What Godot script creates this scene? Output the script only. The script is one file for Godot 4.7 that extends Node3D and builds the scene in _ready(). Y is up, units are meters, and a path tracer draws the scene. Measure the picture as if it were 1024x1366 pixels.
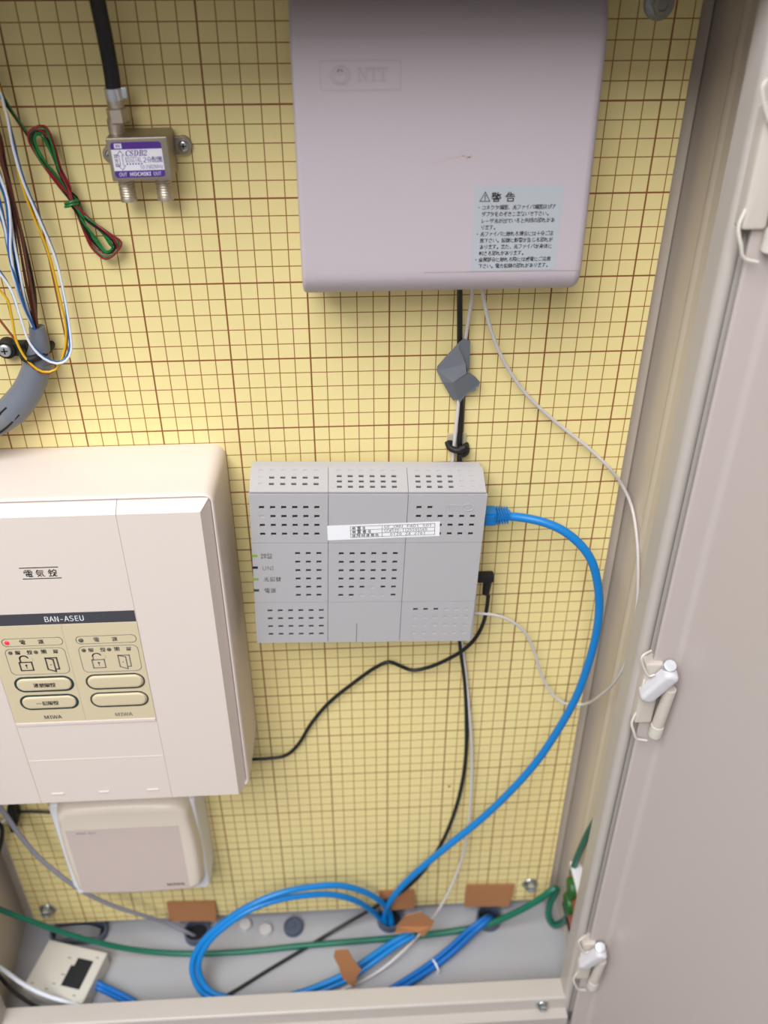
extends Node3D
# An open steel telecom cabinet: gridded plywood board with boxes, wires and cables. Lengths in the builders are millimetres; commit() turns them into metres.
# x runs along the board, y is up, z points from the board (z = 0) towards the room.

var M := {}
var rng := RandomNumberGenerator.new()
var taken := {}

func V(x: float, y: float, z: float) -> Vector3:
	return Vector3(x, y, z)

# ------------------------------------------------------------------ shapes
class Shape:
	var v := PackedVector3Array()

	func tri(a: Vector3, b: Vector3, c: Vector3) -> void:
		v.append(a); v.append(b); v.append(c)

	func quad(a: Vector3, b: Vector3, c: Vector3, d: Vector3) -> void:
		tri(a, b, c); tri(a, c, d)

	# a, b, c, d seen counter-clockwise from the front: the face looks along +normal of that turn
	func face(a: Vector3, b: Vector3, c: Vector3, d: Vector3) -> void:
		quad(a, d, c, b)

	func closed(t: PackedVector3Array) -> void:
		var vol := 0.0
		var o := t[0]
		for i in range(0, t.size(), 3):
			vol += (t[i] - o).dot((t[i + 1] - o).cross(t[i + 2] - o))
		for i in range(0, t.size(), 3):
			if vol > 0.0:
				tri(t[i], t[i + 2], t[i + 1])
			else:
				tri(t[i], t[i + 1], t[i + 2])

	func loft(rings: Array, at := Transform3D(), caps := true) -> void:
		var t := PackedVector3Array()
		var n: int = rings[0].size()
		for k in rings.size() - 1:
			for i in n:
				var j := (i + 1) % n
				var a: Vector3 = at * rings[k][i]
				var b: Vector3 = at * rings[k][j]
				var c: Vector3 = at * rings[k + 1][j]
				var d: Vector3 = at * rings[k + 1][i]
				t.append_array(PackedVector3Array([a, b, c, a, c, d]))
		if caps:
			for e in 2:
				var r: Array = rings[0] if e == 0 else rings[-1]
				var m := Vector3.ZERO
				for p in r:
					m += at * p
				m /= n
				for i in n:
					var j := (i + 1) % n
					if e == 0:
						t.append_array(PackedVector3Array([m, at * r[j], at * r[i]]))
					else:
						t.append_array(PackedVector3Array([m, at * r[i], at * r[j]]))
		closed(t)

	func prism(outline: PackedVector2Array, z0: float, z1: float, bevel := 0.0, at := Transform3D()) -> void:   # convex-ish outline
		var levels := [[z0, 0.0], [z1, 0.0]]
		if bevel > 0.0:
			levels = [[z0, 0.0], [z1 - bevel, 0.0], [z1 - bevel * 0.45, bevel * 0.16], [z1 - bevel * 0.12, bevel * 0.55], [z1, bevel]]
		rings_of(outline, levels, at)

	func rings_of(outline: PackedVector2Array, levels: Array, at := Transform3D()) -> void:
		var rings := []
		for l in levels:
			var r := []
			for p in Shape.inset(outline, l[1]):
				r.append(Vector3(p.x, p.y, l[0]))
			rings.append(r)
		loft(rings, at)

	static func inset(o: PackedVector2Array, d: float) -> PackedVector2Array:
		if d == 0.0:
			return o
		var area := 0.0
		for i in o.size():
			area += o[i].cross(o[(i + 1) % o.size()])
		var s := 1.0 if area > 0.0 else -1.0
		var out := PackedVector2Array()
		for i in o.size():
			var e0 := (o[i] - o[i - 1]).normalized()
			var e1 := (o[(i + 1) % o.size()] - o[i]).normalized()
			var n0 := Vector2(-e0.y, e0.x) * s
			var n1 := Vector2(-e1.y, e1.x) * s
			var m := (n0 + n1) / maxf(0.3, 1.0 + n0.dot(n1))
			out.append(o[i] + m * d)
		return out

	static func rrect(x0: float, y0: float, x1: float, y1: float, r: float, seg := 5) -> PackedVector2Array:
		var o := PackedVector2Array()
		for c in [[x1 - r, y1 - r, 0.0], [x0 + r, y1 - r, 90.0], [x0 + r, y0 + r, 180.0], [x1 - r, y0 + r, 270.0]]:
			for k in seg + 1:
				var a := deg_to_rad(c[2] + 90.0 * k / seg)
				o.append(Vector2(c[0] + cos(a) * r, c[1] + sin(a) * r))
		return o

	func box(a: Vector3, b: Vector3, bevel := 0.0, at := Transform3D()) -> void:
		var lo := a.min(b)
		var hi := a.max(b)
		if bevel <= 0.0:
			prism(PackedVector2Array([Vector2(lo.x, lo.y), Vector2(hi.x, lo.y), Vector2(hi.x, hi.y), Vector2(lo.x, hi.y)]), lo.z, hi.z, 0.0, at)
			return
		var o := Shape.rrect(lo.x, lo.y, hi.x, hi.y, bevel, 3)
		rings_of(o, [[lo.z, bevel], [lo.z + bevel * 0.3, bevel * 0.3], [lo.z + bevel, 0.0], [hi.z - bevel, 0.0], [hi.z - bevel * 0.3, bevel * 0.3], [hi.z, bevel]], at)

	func ring_flat(outer: PackedVector2Array, inner: PackedVector2Array, z0: float, z1: float, at := Transform3D()) -> void:
		var t := PackedVector3Array()
		var n := outer.size()
		for i in n:
			var j := (i + 1) % n
			var p := [outer[i], outer[j], inner[j], inner[i]]
			var f := []
			for k in 4:
				f.append(at * Vector3(p[k].x, p[k].y, z1))
			for k in 4:
				f.append(at * Vector3(p[k].x, p[k].y, z0))
			for q in [[0, 1, 2, 3], [4, 7, 6, 5], [0, 4, 5, 1], [2, 6, 7, 3]]:
				t.append_array(PackedVector3Array([f[q[0]], f[q[1]], f[q[2]], f[q[0]], f[q[2]], f[q[3]]]))
		closed(t)

	func lathe(profile: Array, at := Transform3D(), n := 20) -> void:    # profile of [radius, z]
		var rings := []
		for p in profile:
			var r := []
			for i in n:
				var a := TAU * i / n
				r.append(Vector3(cos(a) * p[0], sin(a) * p[0], p[1]))
			rings.append(r)
		loft(rings, at)

	func cyl(a: Vector3, b: Vector3, r: float, bevel := 0.0, n := 18) -> void:
		var h := a.distance_to(b)
		var at := Shape.along(a, b)
		if bevel > 0.0:
			lathe([[r - bevel, 0.0], [r - bevel * 0.3, bevel * 0.3], [r, bevel], [r, h - bevel], [r - bevel * 0.3, h - bevel * 0.3], [r - bevel, h]], at, n)
		else:
			lathe([[r, 0.0], [r, h]], at, n)

	static func along(a: Vector3, b: Vector3) -> Transform3D:
		var z := (b - a).normalized()
		var x := (Vector3.UP if absf(z.y) < 0.9 else Vector3.RIGHT).cross(z).normalized()
		return Transform3D(Basis(x, z.cross(x), z), a)

	static func smooth(pts: Array, step := 5.0) -> PackedVector3Array:
		var out := PackedVector3Array()
		for i in pts.size() - 1:
			var p0: Vector3 = pts[maxi(i - 1, 0)]
			var p1: Vector3 = pts[i]
			var p2: Vector3 = pts[i + 1]
			var p3: Vector3 = pts[mini(i + 2, pts.size() - 1)]
			# centripetal spacing keeps the curve from overshooting
			var t1 := sqrt(maxf(p0.distance_to(p1), 0.001))
			var t2 := sqrt(maxf(p1.distance_to(p2), 0.001))
			var t3 := sqrt(maxf(p2.distance_to(p3), 0.001))
			var m1 := p2 - p1
			var m2 := p2 - p1
			if i > 0:
				m1 = t2 * ((p1 - p0) / t1 - (p2 - p0) / (t1 + t2) + (p2 - p1) / t2)
			if i < pts.size() - 2:
				m2 = t2 * ((p2 - p1) / t2 - (p3 - p1) / (t2 + t3) + (p3 - p2) / t3)
			var n := clampi(int(p1.distance_to(p2) / step), 2, 24)
			for k in n:
				var t := float(k) / n
				var tt := t * t
				var ttt := tt * t
				out.append((2 * ttt - 3 * tt + 1) * p1 + (ttt - 2 * tt + t) * m1 + (3 * tt - 2 * ttt) * p2 + (ttt - tt) * m2)
		out.append(pts[-1])
		return out

	func tube(pts: Array, r, n := 10, step := 5.0, flat := 1.0, straight := false) -> void:   # r: one radius, or one for each end
		var c := PackedVector3Array(pts) if straight else Shape.smooth(pts, step)
		var rings := []
		var up := Vector3.ZERO
		for i in c.size():
			var d := (c[mini(i + 1, c.size() - 1)] - c[maxi(i - 1, 0)]).normalized()
			if i == 0:
				up = (Vector3.BACK if absf(d.z) < 0.85 else Vector3.UP)
			up = (up - d * up.dot(d)).normalized()
			var s := d.cross(up)
			var rr: float = r if r is float or r is int else lerpf(r[0], r[1], float(i) / (c.size() - 1))
			var ring := []
			for k in n:
				var a := TAU * k / n
				ring.append(c[i] + s * cos(a) * rr + up * sin(a) * rr * flat)
			rings.append(ring)
		loft(rings)

	func slab(pts: Array, thick: float) -> void:        # a bent sheet: front outline, thickness backwards along z
		var flat := PackedVector2Array()
		for p in pts:
			flat.append(Vector2(p.x, p.y))
		var idx := Geometry2D.triangulate_polygon(flat)
		var b := Vector3(0, 0, -thick)
		var t := PackedVector3Array()
		var turn := 0.0
		for i in flat.size():
			turn += flat[i].cross(flat[(i + 1) % flat.size()])
		for i in range(0, idx.size(), 3):
			var p: Vector3 = pts[idx[i]]
			var q: Vector3 = pts[idx[i + 1]]
			var r: Vector3 = pts[idx[i + 2]]
			if (q - p).cross(r - p).z < 0:
				var s := q
				q = r
				r = s
			t.append_array(PackedVector3Array([p, q, r, p + b, r + b, q + b]))
		for i in pts.size():
			var p: Vector3 = pts[i]
			var q: Vector3 = pts[(i + 1) % pts.size()]
			if turn < 0:
				var s := p
				p = q
				q = s
			t.append_array(PackedVector3Array([p, p + b, q + b, p, q + b, q]))
		closed(t)

	# a plate in the plane z with rectangular holes that have walls; holes: Array of [cx, cy, w, h, depth]
	func plate(x0: float, y0: float, x1: float, y1: float, z: float, thick: float, holes: Array) -> void:
		var xs := [x0, x1]
		var ys := [y0, y1]
		for h in holes:
			xs.append_array([h[0] - h[2] / 2, h[0] + h[2] / 2])
			ys.append_array([h[1] - h[3] / 2, h[1] + h[3] / 2])
		xs.sort()
		ys.sort()
		for i in xs.size() - 1:
			for j in ys.size() - 1:
				if xs[i + 1] - xs[i] < 0.001 or ys[j + 1] - ys[j] < 0.001:
					continue
				var mx: float = (xs[i] + xs[i + 1]) / 2
				var my: float = (ys[j] + ys[j + 1]) / 2
				var open := false
				for h in holes:
					if absf(mx - h[0]) < h[2] / 2 and absf(my - h[1]) < h[3] / 2:
						open = true
						break
				if not open:
					face(Vector3(xs[i], ys[j], z), Vector3(xs[i + 1], ys[j], z), Vector3(xs[i + 1], ys[j + 1], z), Vector3(xs[i], ys[j + 1], z))
		for h in holes:
			var a := Vector3(h[0] - h[2] / 2, h[1] - h[3] / 2, z)
			var c := Vector3(h[0] + h[2] / 2, h[1] + h[3] / 2, z)
			var d := Vector3(0, 0, -h[4])
			var b := Vector3(c.x, a.y, z)
			var e := Vector3(a.x, c.y, z)
			face(a, a + d, b + d, b)
			face(b, b + d, c + d, c)
			face(c, c + d, e + d, e)
			face(e, e + d, a + d, a)
			if h.size() > 5:
				face(a + d, b + d, c + d, e + d)
		var k := Vector3(0, 0, -thick)
		var q := [Vector3(x0, y0, z), Vector3(x1, y0, z), Vector3(x1, y1, z), Vector3(x0, y1, z)]
		for i in 4:
			var p: Vector3 = q[i]
			var r: Vector3 = q[(i + 1) % 4]
			face(p, p + k, r + k, r)

	func add(other: Shape, at: Transform3D) -> void:
		for p in other.v:
			v.append(at * p)

	func mesh(crease := 40.0) -> ArrayMesh:
		var n := v.size() / 3
		var fn := PackedVector3Array()
		var near := {}
		for f in n:
			fn.append((v[3 * f + 2] - v[3 * f]).cross(v[3 * f + 1] - v[3 * f]))
			for k in 3:
				var key := Vector3i((v[3 * f + k] * 200.0).round())
				if near.has(key):
					near[key].append(f)
				else:
					near[key] = PackedInt32Array([f])
		var least := cos(deg_to_rad(crease))
		var normals := PackedVector3Array()
		var pos := PackedVector3Array()
		var unit := PackedVector3Array()
		for f in n:
			unit.append(fn[f].normalized())
		for f in n:
			if fn[f].length_squared() < 1e-14:
				continue
			for k in 3:
				var sum := Vector3.ZERO
				for g in near[Vector3i((v[3 * f + k] * 200.0).round())]:
					if unit[f].dot(unit[g]) > least:
						sum += fn[g]
				normals.append(sum.normalized() if sum.length_squared() > 1e-20 else unit[f])
				pos.append(v[3 * f + k] * 0.001)
		var arrays := []
		arrays.resize(Mesh.ARRAY_MAX)
		arrays[Mesh.ARRAY_VERTEX] = pos
		arrays[Mesh.ARRAY_NORMAL] = normals
		var m := ArrayMesh.new()
		m.add_surface_from_arrays(Mesh.PRIMITIVE_TRIANGLES, arrays)
		return m

# ------------------------------------------------------------------ things and parts
func numbered(called: String) -> String:
	var n: int = taken.get(called, 0)
	taken[called] = n + 1
	return called if n == 0 else "%s_%03d" % [called, n]

func tag(o: Node3D, label: String, category: String, group := "") -> void:
	o.set_meta("label", label)
	o.set_meta("category", category)
	if group:
		o.set_meta("group", group)

func thing(called: String, label: String, category: String, at := Vector3.ZERO, turn := 0.0, group := "") -> Node3D:
	var o := Node3D.new()
	o.name = numbered(called)
	add_child(o)
	o.position = at * 0.001
	o.rotation.z = deg_to_rad(turn)
	tag(o, label, category, group)
	return o

func part(called: String, s: Shape, m: Material, parent: Node3D, label := "", crease := 40.0) -> MeshInstance3D:
	var o := MeshInstance3D.new()
	o.name = called
	o.mesh = s.mesh(crease)
	o.material_override = m
	parent.add_child(o, true)
	if label:
		o.set_meta("label", label)
	return o

# a thing that is one mesh: the shape is given in world millimetres, the node stands at its base
func single(called: String, s: Shape, m: Material, label: String, category: String, at: Vector3, group := "", crease := 40.0) -> MeshInstance3D:
	var moved := Shape.new()
	moved.add(s, Transform3D(Basis(), -at))
	var o := MeshInstance3D.new()
	o.name = numbered(called)
	o.mesh = moved.mesh(crease)
	o.material_override = m
	o.position = at * 0.001
	add_child(o)
	tag(o, label, category, group)
	return o

func structure(called: String, a: Vector3, b: Vector3, m: Material) -> void:
	var s := Shape.new()
	s.box(a, b)
	var o := part(called, s, m, self)
	o.set_meta("kind", "structure")

func mat(hex: String, rough := 0.5, metal := 0.0, more := {}) -> StandardMaterial3D:
	var m := StandardMaterial3D.new()
	m.albedo_color = Color(hex)
	m.roughness = rough
	m.metallic = metal
	for k in more:
		m.set(k, more[k])
	return m

func noise_tex(freq: float, size: int, seed_: int, as_normal := false, strength := 2.0, ramp: Gradient = null) -> NoiseTexture2D:
	var f := FastNoiseLite.new()
	f.seed = seed_
	f.frequency = freq
	f.fractal_octaves = 4
	var t := NoiseTexture2D.new()
	t.width = size
	t.height = size
	t.seamless = true
	t.noise = f
	t.as_normal_map = as_normal
	t.bump_strength = strength
	if ramp:
		t.color_ramp = ramp
	return t

func grained(m: StandardMaterial3D, scale: float, amount: float, seed_ := 3) -> StandardMaterial3D:   # fine moulded or sprayed relief
	m.normal_enabled = true
	m.normal_texture = M.grain
	m.normal_scale = amount
	m.uv1_triplanar = true
	m.uv1_scale = Vector3.ONE * scale
	m.uv1_offset = Vector3.ONE * 0.137 * seed_
	return m

# ------------------------------------------------------------------ lettering
const GLYPHS := {
	"一": "0595", "下": "0191 5159 5375", "十": "0595 5059", "分": "4005 5095 25757959 4529",
	"光": "5054 2133 8163 0595 453809 65699997", "回": "1191991911 3464673733", "線": "201343 4115 1545 3539 1719 4749 70 7162 6191946461 6393 7579 6658 9586 7699",
	"電": "1080 04029294 5054 2333 6373 2585882825 2686 555999", "気": "2003 1181 1383 05757899 5619 1659",
	"錠": "2003 2043 1333 0545 2329 0949 7071 53519193 6494 7479 7696 6659 688999",
	"認": "1030 0242 1333 1535 1737391917 51919484 7154 6373 66688887 7576 8697", "証": "1030 0242 1333 1535 1737391917 5191 7179 7595 5559 4999",
	"源": "0122 0415 0926 3191 313629 5383865653 5484 7162 6669 5749 8799", "解": "2003 2141 13434939 131609 1545 1747 51919484 7154 6557 6696 5898 7579",
	"開": "0900404404 0242 9990505494 5292 2575 2777 3539 6569", "扉": "0191 13838515 131609 4649 6669 2747 2848 6787 6888",
	"連": "6068 3191 4282854542 4383 3696 0021 04242709 274999", "続": "201343 4115 1545 3539 1719 4749 5191 7073 5393 55549495 6659 868999",
	"装": "3034 1112 0423 4292 7074 5484 0595 4508 464968 6599", "置": "0090920200 3032 6062 1383 5355 3585883835 3686 141999",
	"名": "3004 317117 3344 3565693935", "番": "8011 2133 7163 0393 5054 4305 5395 2585892925 5559 2787", "号": "2070732320 0595 3527777959",
	"故": "0242 2025 0545490905 6054 6292 8259 5499", "障": "0900 0020133516 6061 4191 5152 4393 5484875754 4898 6769",
	"時": "0131380801 0434 5191 7073 4393 4696 848979 5767", "先": "2013 2282 5055 0595 453809 65699997", "絡": "201343 4115 1545 3539 1719 4749 6054 619155 6295 6696996966",
	"双": "014109 1349 519159 6399", "方": "5052 0292 423619 45857959", "向": "4032 1912929989 3565683835",
	"配": "0040 0242490902 1014 3034 0646 61919464 64699997", "器": "0030330300 6090936360 0636390906 6696996966 0494 5058",
	"警": "0141 1012 3032 1204 134345 1424 6053 6292 8254 6295 4565 0696 2777 2979 2729 7779", "告": "3013 2282 5054 0494 2686892926",
	"端": "2022 0242 1316 4336 0847 50529290 7072 5494 59559599 6569 8589", "面": "0090 5042 0292990902 3239 6269 3464 3666",
	"及": "1171648439 3109 3599", "出": "5059 11149491 05099995", "失": "2014 2282 0595 5055 5509 5599", "明": "0131380801 0434 60909989 606559 6393 6696",
	"恐": "0040 2024 0444 609094 6055 7273 1609 36397977 5657 8697", "触": "2003 2141 13434939 131609 1545 1747 6292956562 7078 5998",
	"場": "0343 2027 0847 5090935350 5292 4494 55958979 6648 7658", "合": "5004 5094 3464 2686892926", "意": "5051 1191 3132 0393 2474762624 1709 37397977 8798",
	"影": "1040421210 0353 1444461614 2739 1708 3748 9063 9366 9669", "響": "1003 3024 4060634340 4161 8085 809283 1696 3747 6767 2777792927",
	"生": "2014 2383 5059 1686 0999", "身": "5041 2621717959 2373 2575 0676 9409", "体": "2004 1319 3292 6069 6237 6297 4878",
	"刺": "0242 2029 0343450503 2507 2547 6167 909989", "金": "5004 5094 2474 1686 5459 0999 2738 8767", "属": "10909212 101609 3383853533 39369699 6369",
	"部": "2021 0141 1223 0444 1646491916 6960 6090739576", "際": "0900 0020133516 5034 4161 7095 7283 5565 4696 7679 5849 8899",
	"感": "09161292 3353 3454563634 607496 8365 8091 1809 38397978 8899", "力": "13837959 404409", "注": "0122 0415 0926 5061 4292 4696 3999 6269",
	"コ": "128288 1888", "ネ": "4051 127217 4549 5587", "ク": "3014 32827629", "タ": "3014 32827629 3465", "フ": "11817529", "ァ": "238365 4539", "イ": "7015 5359",
	"バ": "3208 6298 7081 9192", "び": "02321649766295 7081 9092", "ア": "118154 434629", "ダ": "3014 32827629 3465 7081 9091", "プ": "11717529 8090928280",
	"を": "1171 4014 164457 83363989", "の": "5247181441829669", "ぞ": "21711584 84464979 8091", "き": "1282 1484 4076 173979", "こ": "2272 173988", "ま": "1181 1383 50582917 5799",
	"な": "0141 2005 7192 6368394799", "い": "121738 7296", "で": "0292444889 7485", "さ": "1382 4075 163979", "。": "1737391917", "、": "1739", "レ": "212985", "ー": "1585",
	"ザ": "0393 2026 606639 8091", "が": "03635938 303509 7395 8091", "て": "0292445889", "る": "21711664876938", "と": "3044 83263989", "れ": "2029 033207 25626998",
	"あ": "1282 4048 733917559669", "り": "212534 707649", "す": "0191 50563644 5539", "に": "1119 4383 475999", "は": "1119 3393 7178495799", "ご": "2262 173988 7081 9091",
	"じ": "31386996 6172", "た": "0252 3009 5484 486999", "だ": "0252 3009 5484 486999 7081 9091", "・": "4455 5445",
}

# Japanese lettering drawn stroke by stroke: one glyph is an em of the given width and height
func ink(s: Shape, words: String, x: float, y: float, w: float, h: float, pitch: float, bold: float, z: float, at := Transform3D()) -> void:
	for k in words.length():
		var g: String = GLYPHS.get(words[k], "")
		for stroke in g.split(" ", false):
			var last := Vector2.INF
			for i in range(0, stroke.length() - 1, 2):
				var p := Vector2(x + k * pitch + (float(stroke[i]) + 0.5) / 10.0 * w, y - (float(stroke[i + 1]) + 0.5) / 10.0 * h)
				if last != Vector2.INF:
					line(s, last, p, bold, z, at)
				last = p

func line(s: Shape, a: Vector2, b: Vector2, wide: float, z: float, at := Transform3D()) -> void:
	var d := (b - a).normalized() * wide / 2
	var n := Vector2(-d.y, d.x)
	var q := [a - d - n, b + d - n, b + d + n, a - d + n]
	var p := []
	for c in q:
		p.append(at * Vector3(c.x, c.y, z))
	s.face(p[0], p[1], p[2], p[3])

func loop(s: Shape, o: PackedVector2Array, wide: float, z: float, at := Transform3D()) -> void:
	for i in o.size():
		line(s, o[i], o[(i + 1) % o.size()], wide, z, at)

# Latin lettering: fitted into the box x, y (lower left), w, h
func latin(s: Shape, words: String, font: String, weight: int, x: float, y: float, w: float, h: float, z: float, depth := 0.0, slant := 0.0, at := Transform3D()) -> void:
	var t := TextMesh.new()
	var f := SystemFont.new()
	f.font_names = PackedStringArray([font])
	f.font_weight = weight
	t.font = f
	t.text = words
	t.font_size = 48
	t.pixel_size = 0.02
	t.depth = depth * 0.5 if depth > 0.0 else 0.0
	t.curve_step = 1.5
	var arr := t.get_mesh_arrays()
	var pts: PackedVector3Array = arr[Mesh.ARRAY_VERTEX]
	var idx: PackedInt32Array = arr[Mesh.ARRAY_INDEX]
	if idx.is_empty():
		for i in pts.size():
			idx.append(i)
	var lo := Vector3.INF
	var hi := -Vector3.INF
	for p in pts:
		lo = lo.min(p)
		hi = hi.max(p)
	for i in idx:
		var p := (pts[i] - lo) / (hi - lo).max(Vector3.ONE * 1e-6)
		p = Vector3(x + p.x * w + p.y * h * slant, y + p.y * h, z + (p.z * depth if depth > 0.0 else 0.0))
		s.v.append(at * p)

func dot_(s: Shape, c: Vector2, r: float, z: float, squash := 1.0, at := Transform3D()) -> void:
	var o := []
	for i in 14:
		o.append(at * Vector3(c.x + cos(TAU * i / 14) * r, c.y + sin(TAU * i / 14) * r * squash, z))
	var m := at * Vector3(c.x, c.y, z)
	for i in 14:
		s.tri(m, o[(i + 1) % 14], o[i])

# a cross-recess pan head standing on z, with the axis along +z of at
func screw(parent: Node3D, called: String, c: Vector3, r: float, h: float, m: Material, label := "", washer := 0.0) -> void:
	var s := Shape.new()
	var at := Transform3D(Basis(), c)
	if washer > 0.0:
		s.lathe([[washer, 0.0], [washer, 0.9], [washer - 0.3, 1.2], [r, 1.2]], at, 24)
	s.lathe([[r, 0.0], [r, h * 0.45], [r * 0.92, h * 0.75], [r * 0.7, h * 0.95], [r * 0.42, h]], at, 24)
	var p := part(called, s, m, parent, label)
	var k := Shape.new()
	k.box(c + Vector3(-r * 0.5, -r * 0.11, h - 0.1), c + Vector3(r * 0.5, r * 0.11, h + 0.06))
	k.box(c + Vector3(-r * 0.11, -r * 0.5, h - 0.1), c + Vector3(r * 0.11, r * 0.5, h + 0.06))
	part("cross_recess", k, M.black, p)

func hexbolt(parent: Node3D, called: String, at: Transform3D, r: float, h: float, m: Material, label := "") -> MeshInstance3D:
	var s := Shape.new()
	s.lathe([[r * 1.45, 0.0], [r * 1.45, 1.0], [r * 1.38, 1.5], [r * 0.9, 1.5]], at, 24)
	s.lathe([[r, 1.5], [r, h * 0.8], [r * 0.86, h], [r * 0.6, h], [r * 0.5, h - 0.8]], at, 6)
	return part(called, s, m, parent, label, 25.0)

# ------------------------------------------------------------------ the scene
func _ready() -> void:
	rng.seed = 11
	var cam := Camera3D.new()
	cam.name = "camera"
	cam.transform = Transform3D(Basis(Vector3(0.99848, 0.00054, 0.05503), Vector3(0.03075, 0.82377, -0.56609), Vector3(-0.04563, 0.56693, 0.82250)), Vector3(0.11696, 0.04961, 0.53687))
	cam.fov = 58.363
	cam.near = 0.02
	cam.far = 20.0
	var lens := CameraAttributesPhysical.new()
	lens.frustum_focal_length = 21.488
	lens.frustum_focus_distance = 0.57
	lens.frustum_near = 0.02
	lens.frustum_far = 20.0
	lens.exposure_aperture = 4.0
	cam.fov = 58.363
	cam.attributes = lens
	add_child(cam)
	cam.current = true

	var we := WorldEnvironment.new()
	we.name = "environment"
	var env := Environment.new()
	env.background_mode = Environment.BG_COLOR
	env.background_color = Color(0.32, 0.31, 0.30)
	env.tonemap_mode = Environment.TONE_MAPPER_LINEAR
	env.tonemap_exposure = 1.0
	env.sdfgi_enabled = true
	env.ssao_enabled = true
	env.ssil_enabled = true
	we.environment = env
	add_child(we)

	var lamp := AreaLight3D.new()
	lamp.name = "ceiling_panel_light"
	lamp.area_size = Vector2(1.2, 2.1)
	lamp.light_color = Color(0.985, 0.995, 1.0)
	lamp.light_energy = 7.5
	lamp.area_range = 6.0
	lamp.shadow_enabled = true
	lamp.position = Vector3(-0.45, 1.185, 1.5)
	lamp.rotation_degrees = Vector3(-90, 0, 0)
	add_child(lamp)

	materials()
	room()
	cabinet()
	board()
	lock_panel()
	fiber_box()
	network_unit()
	chime()
	splitter()
	multicore()
	wire_bundle()
	cables()
	cabinet_floor_things()

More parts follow.
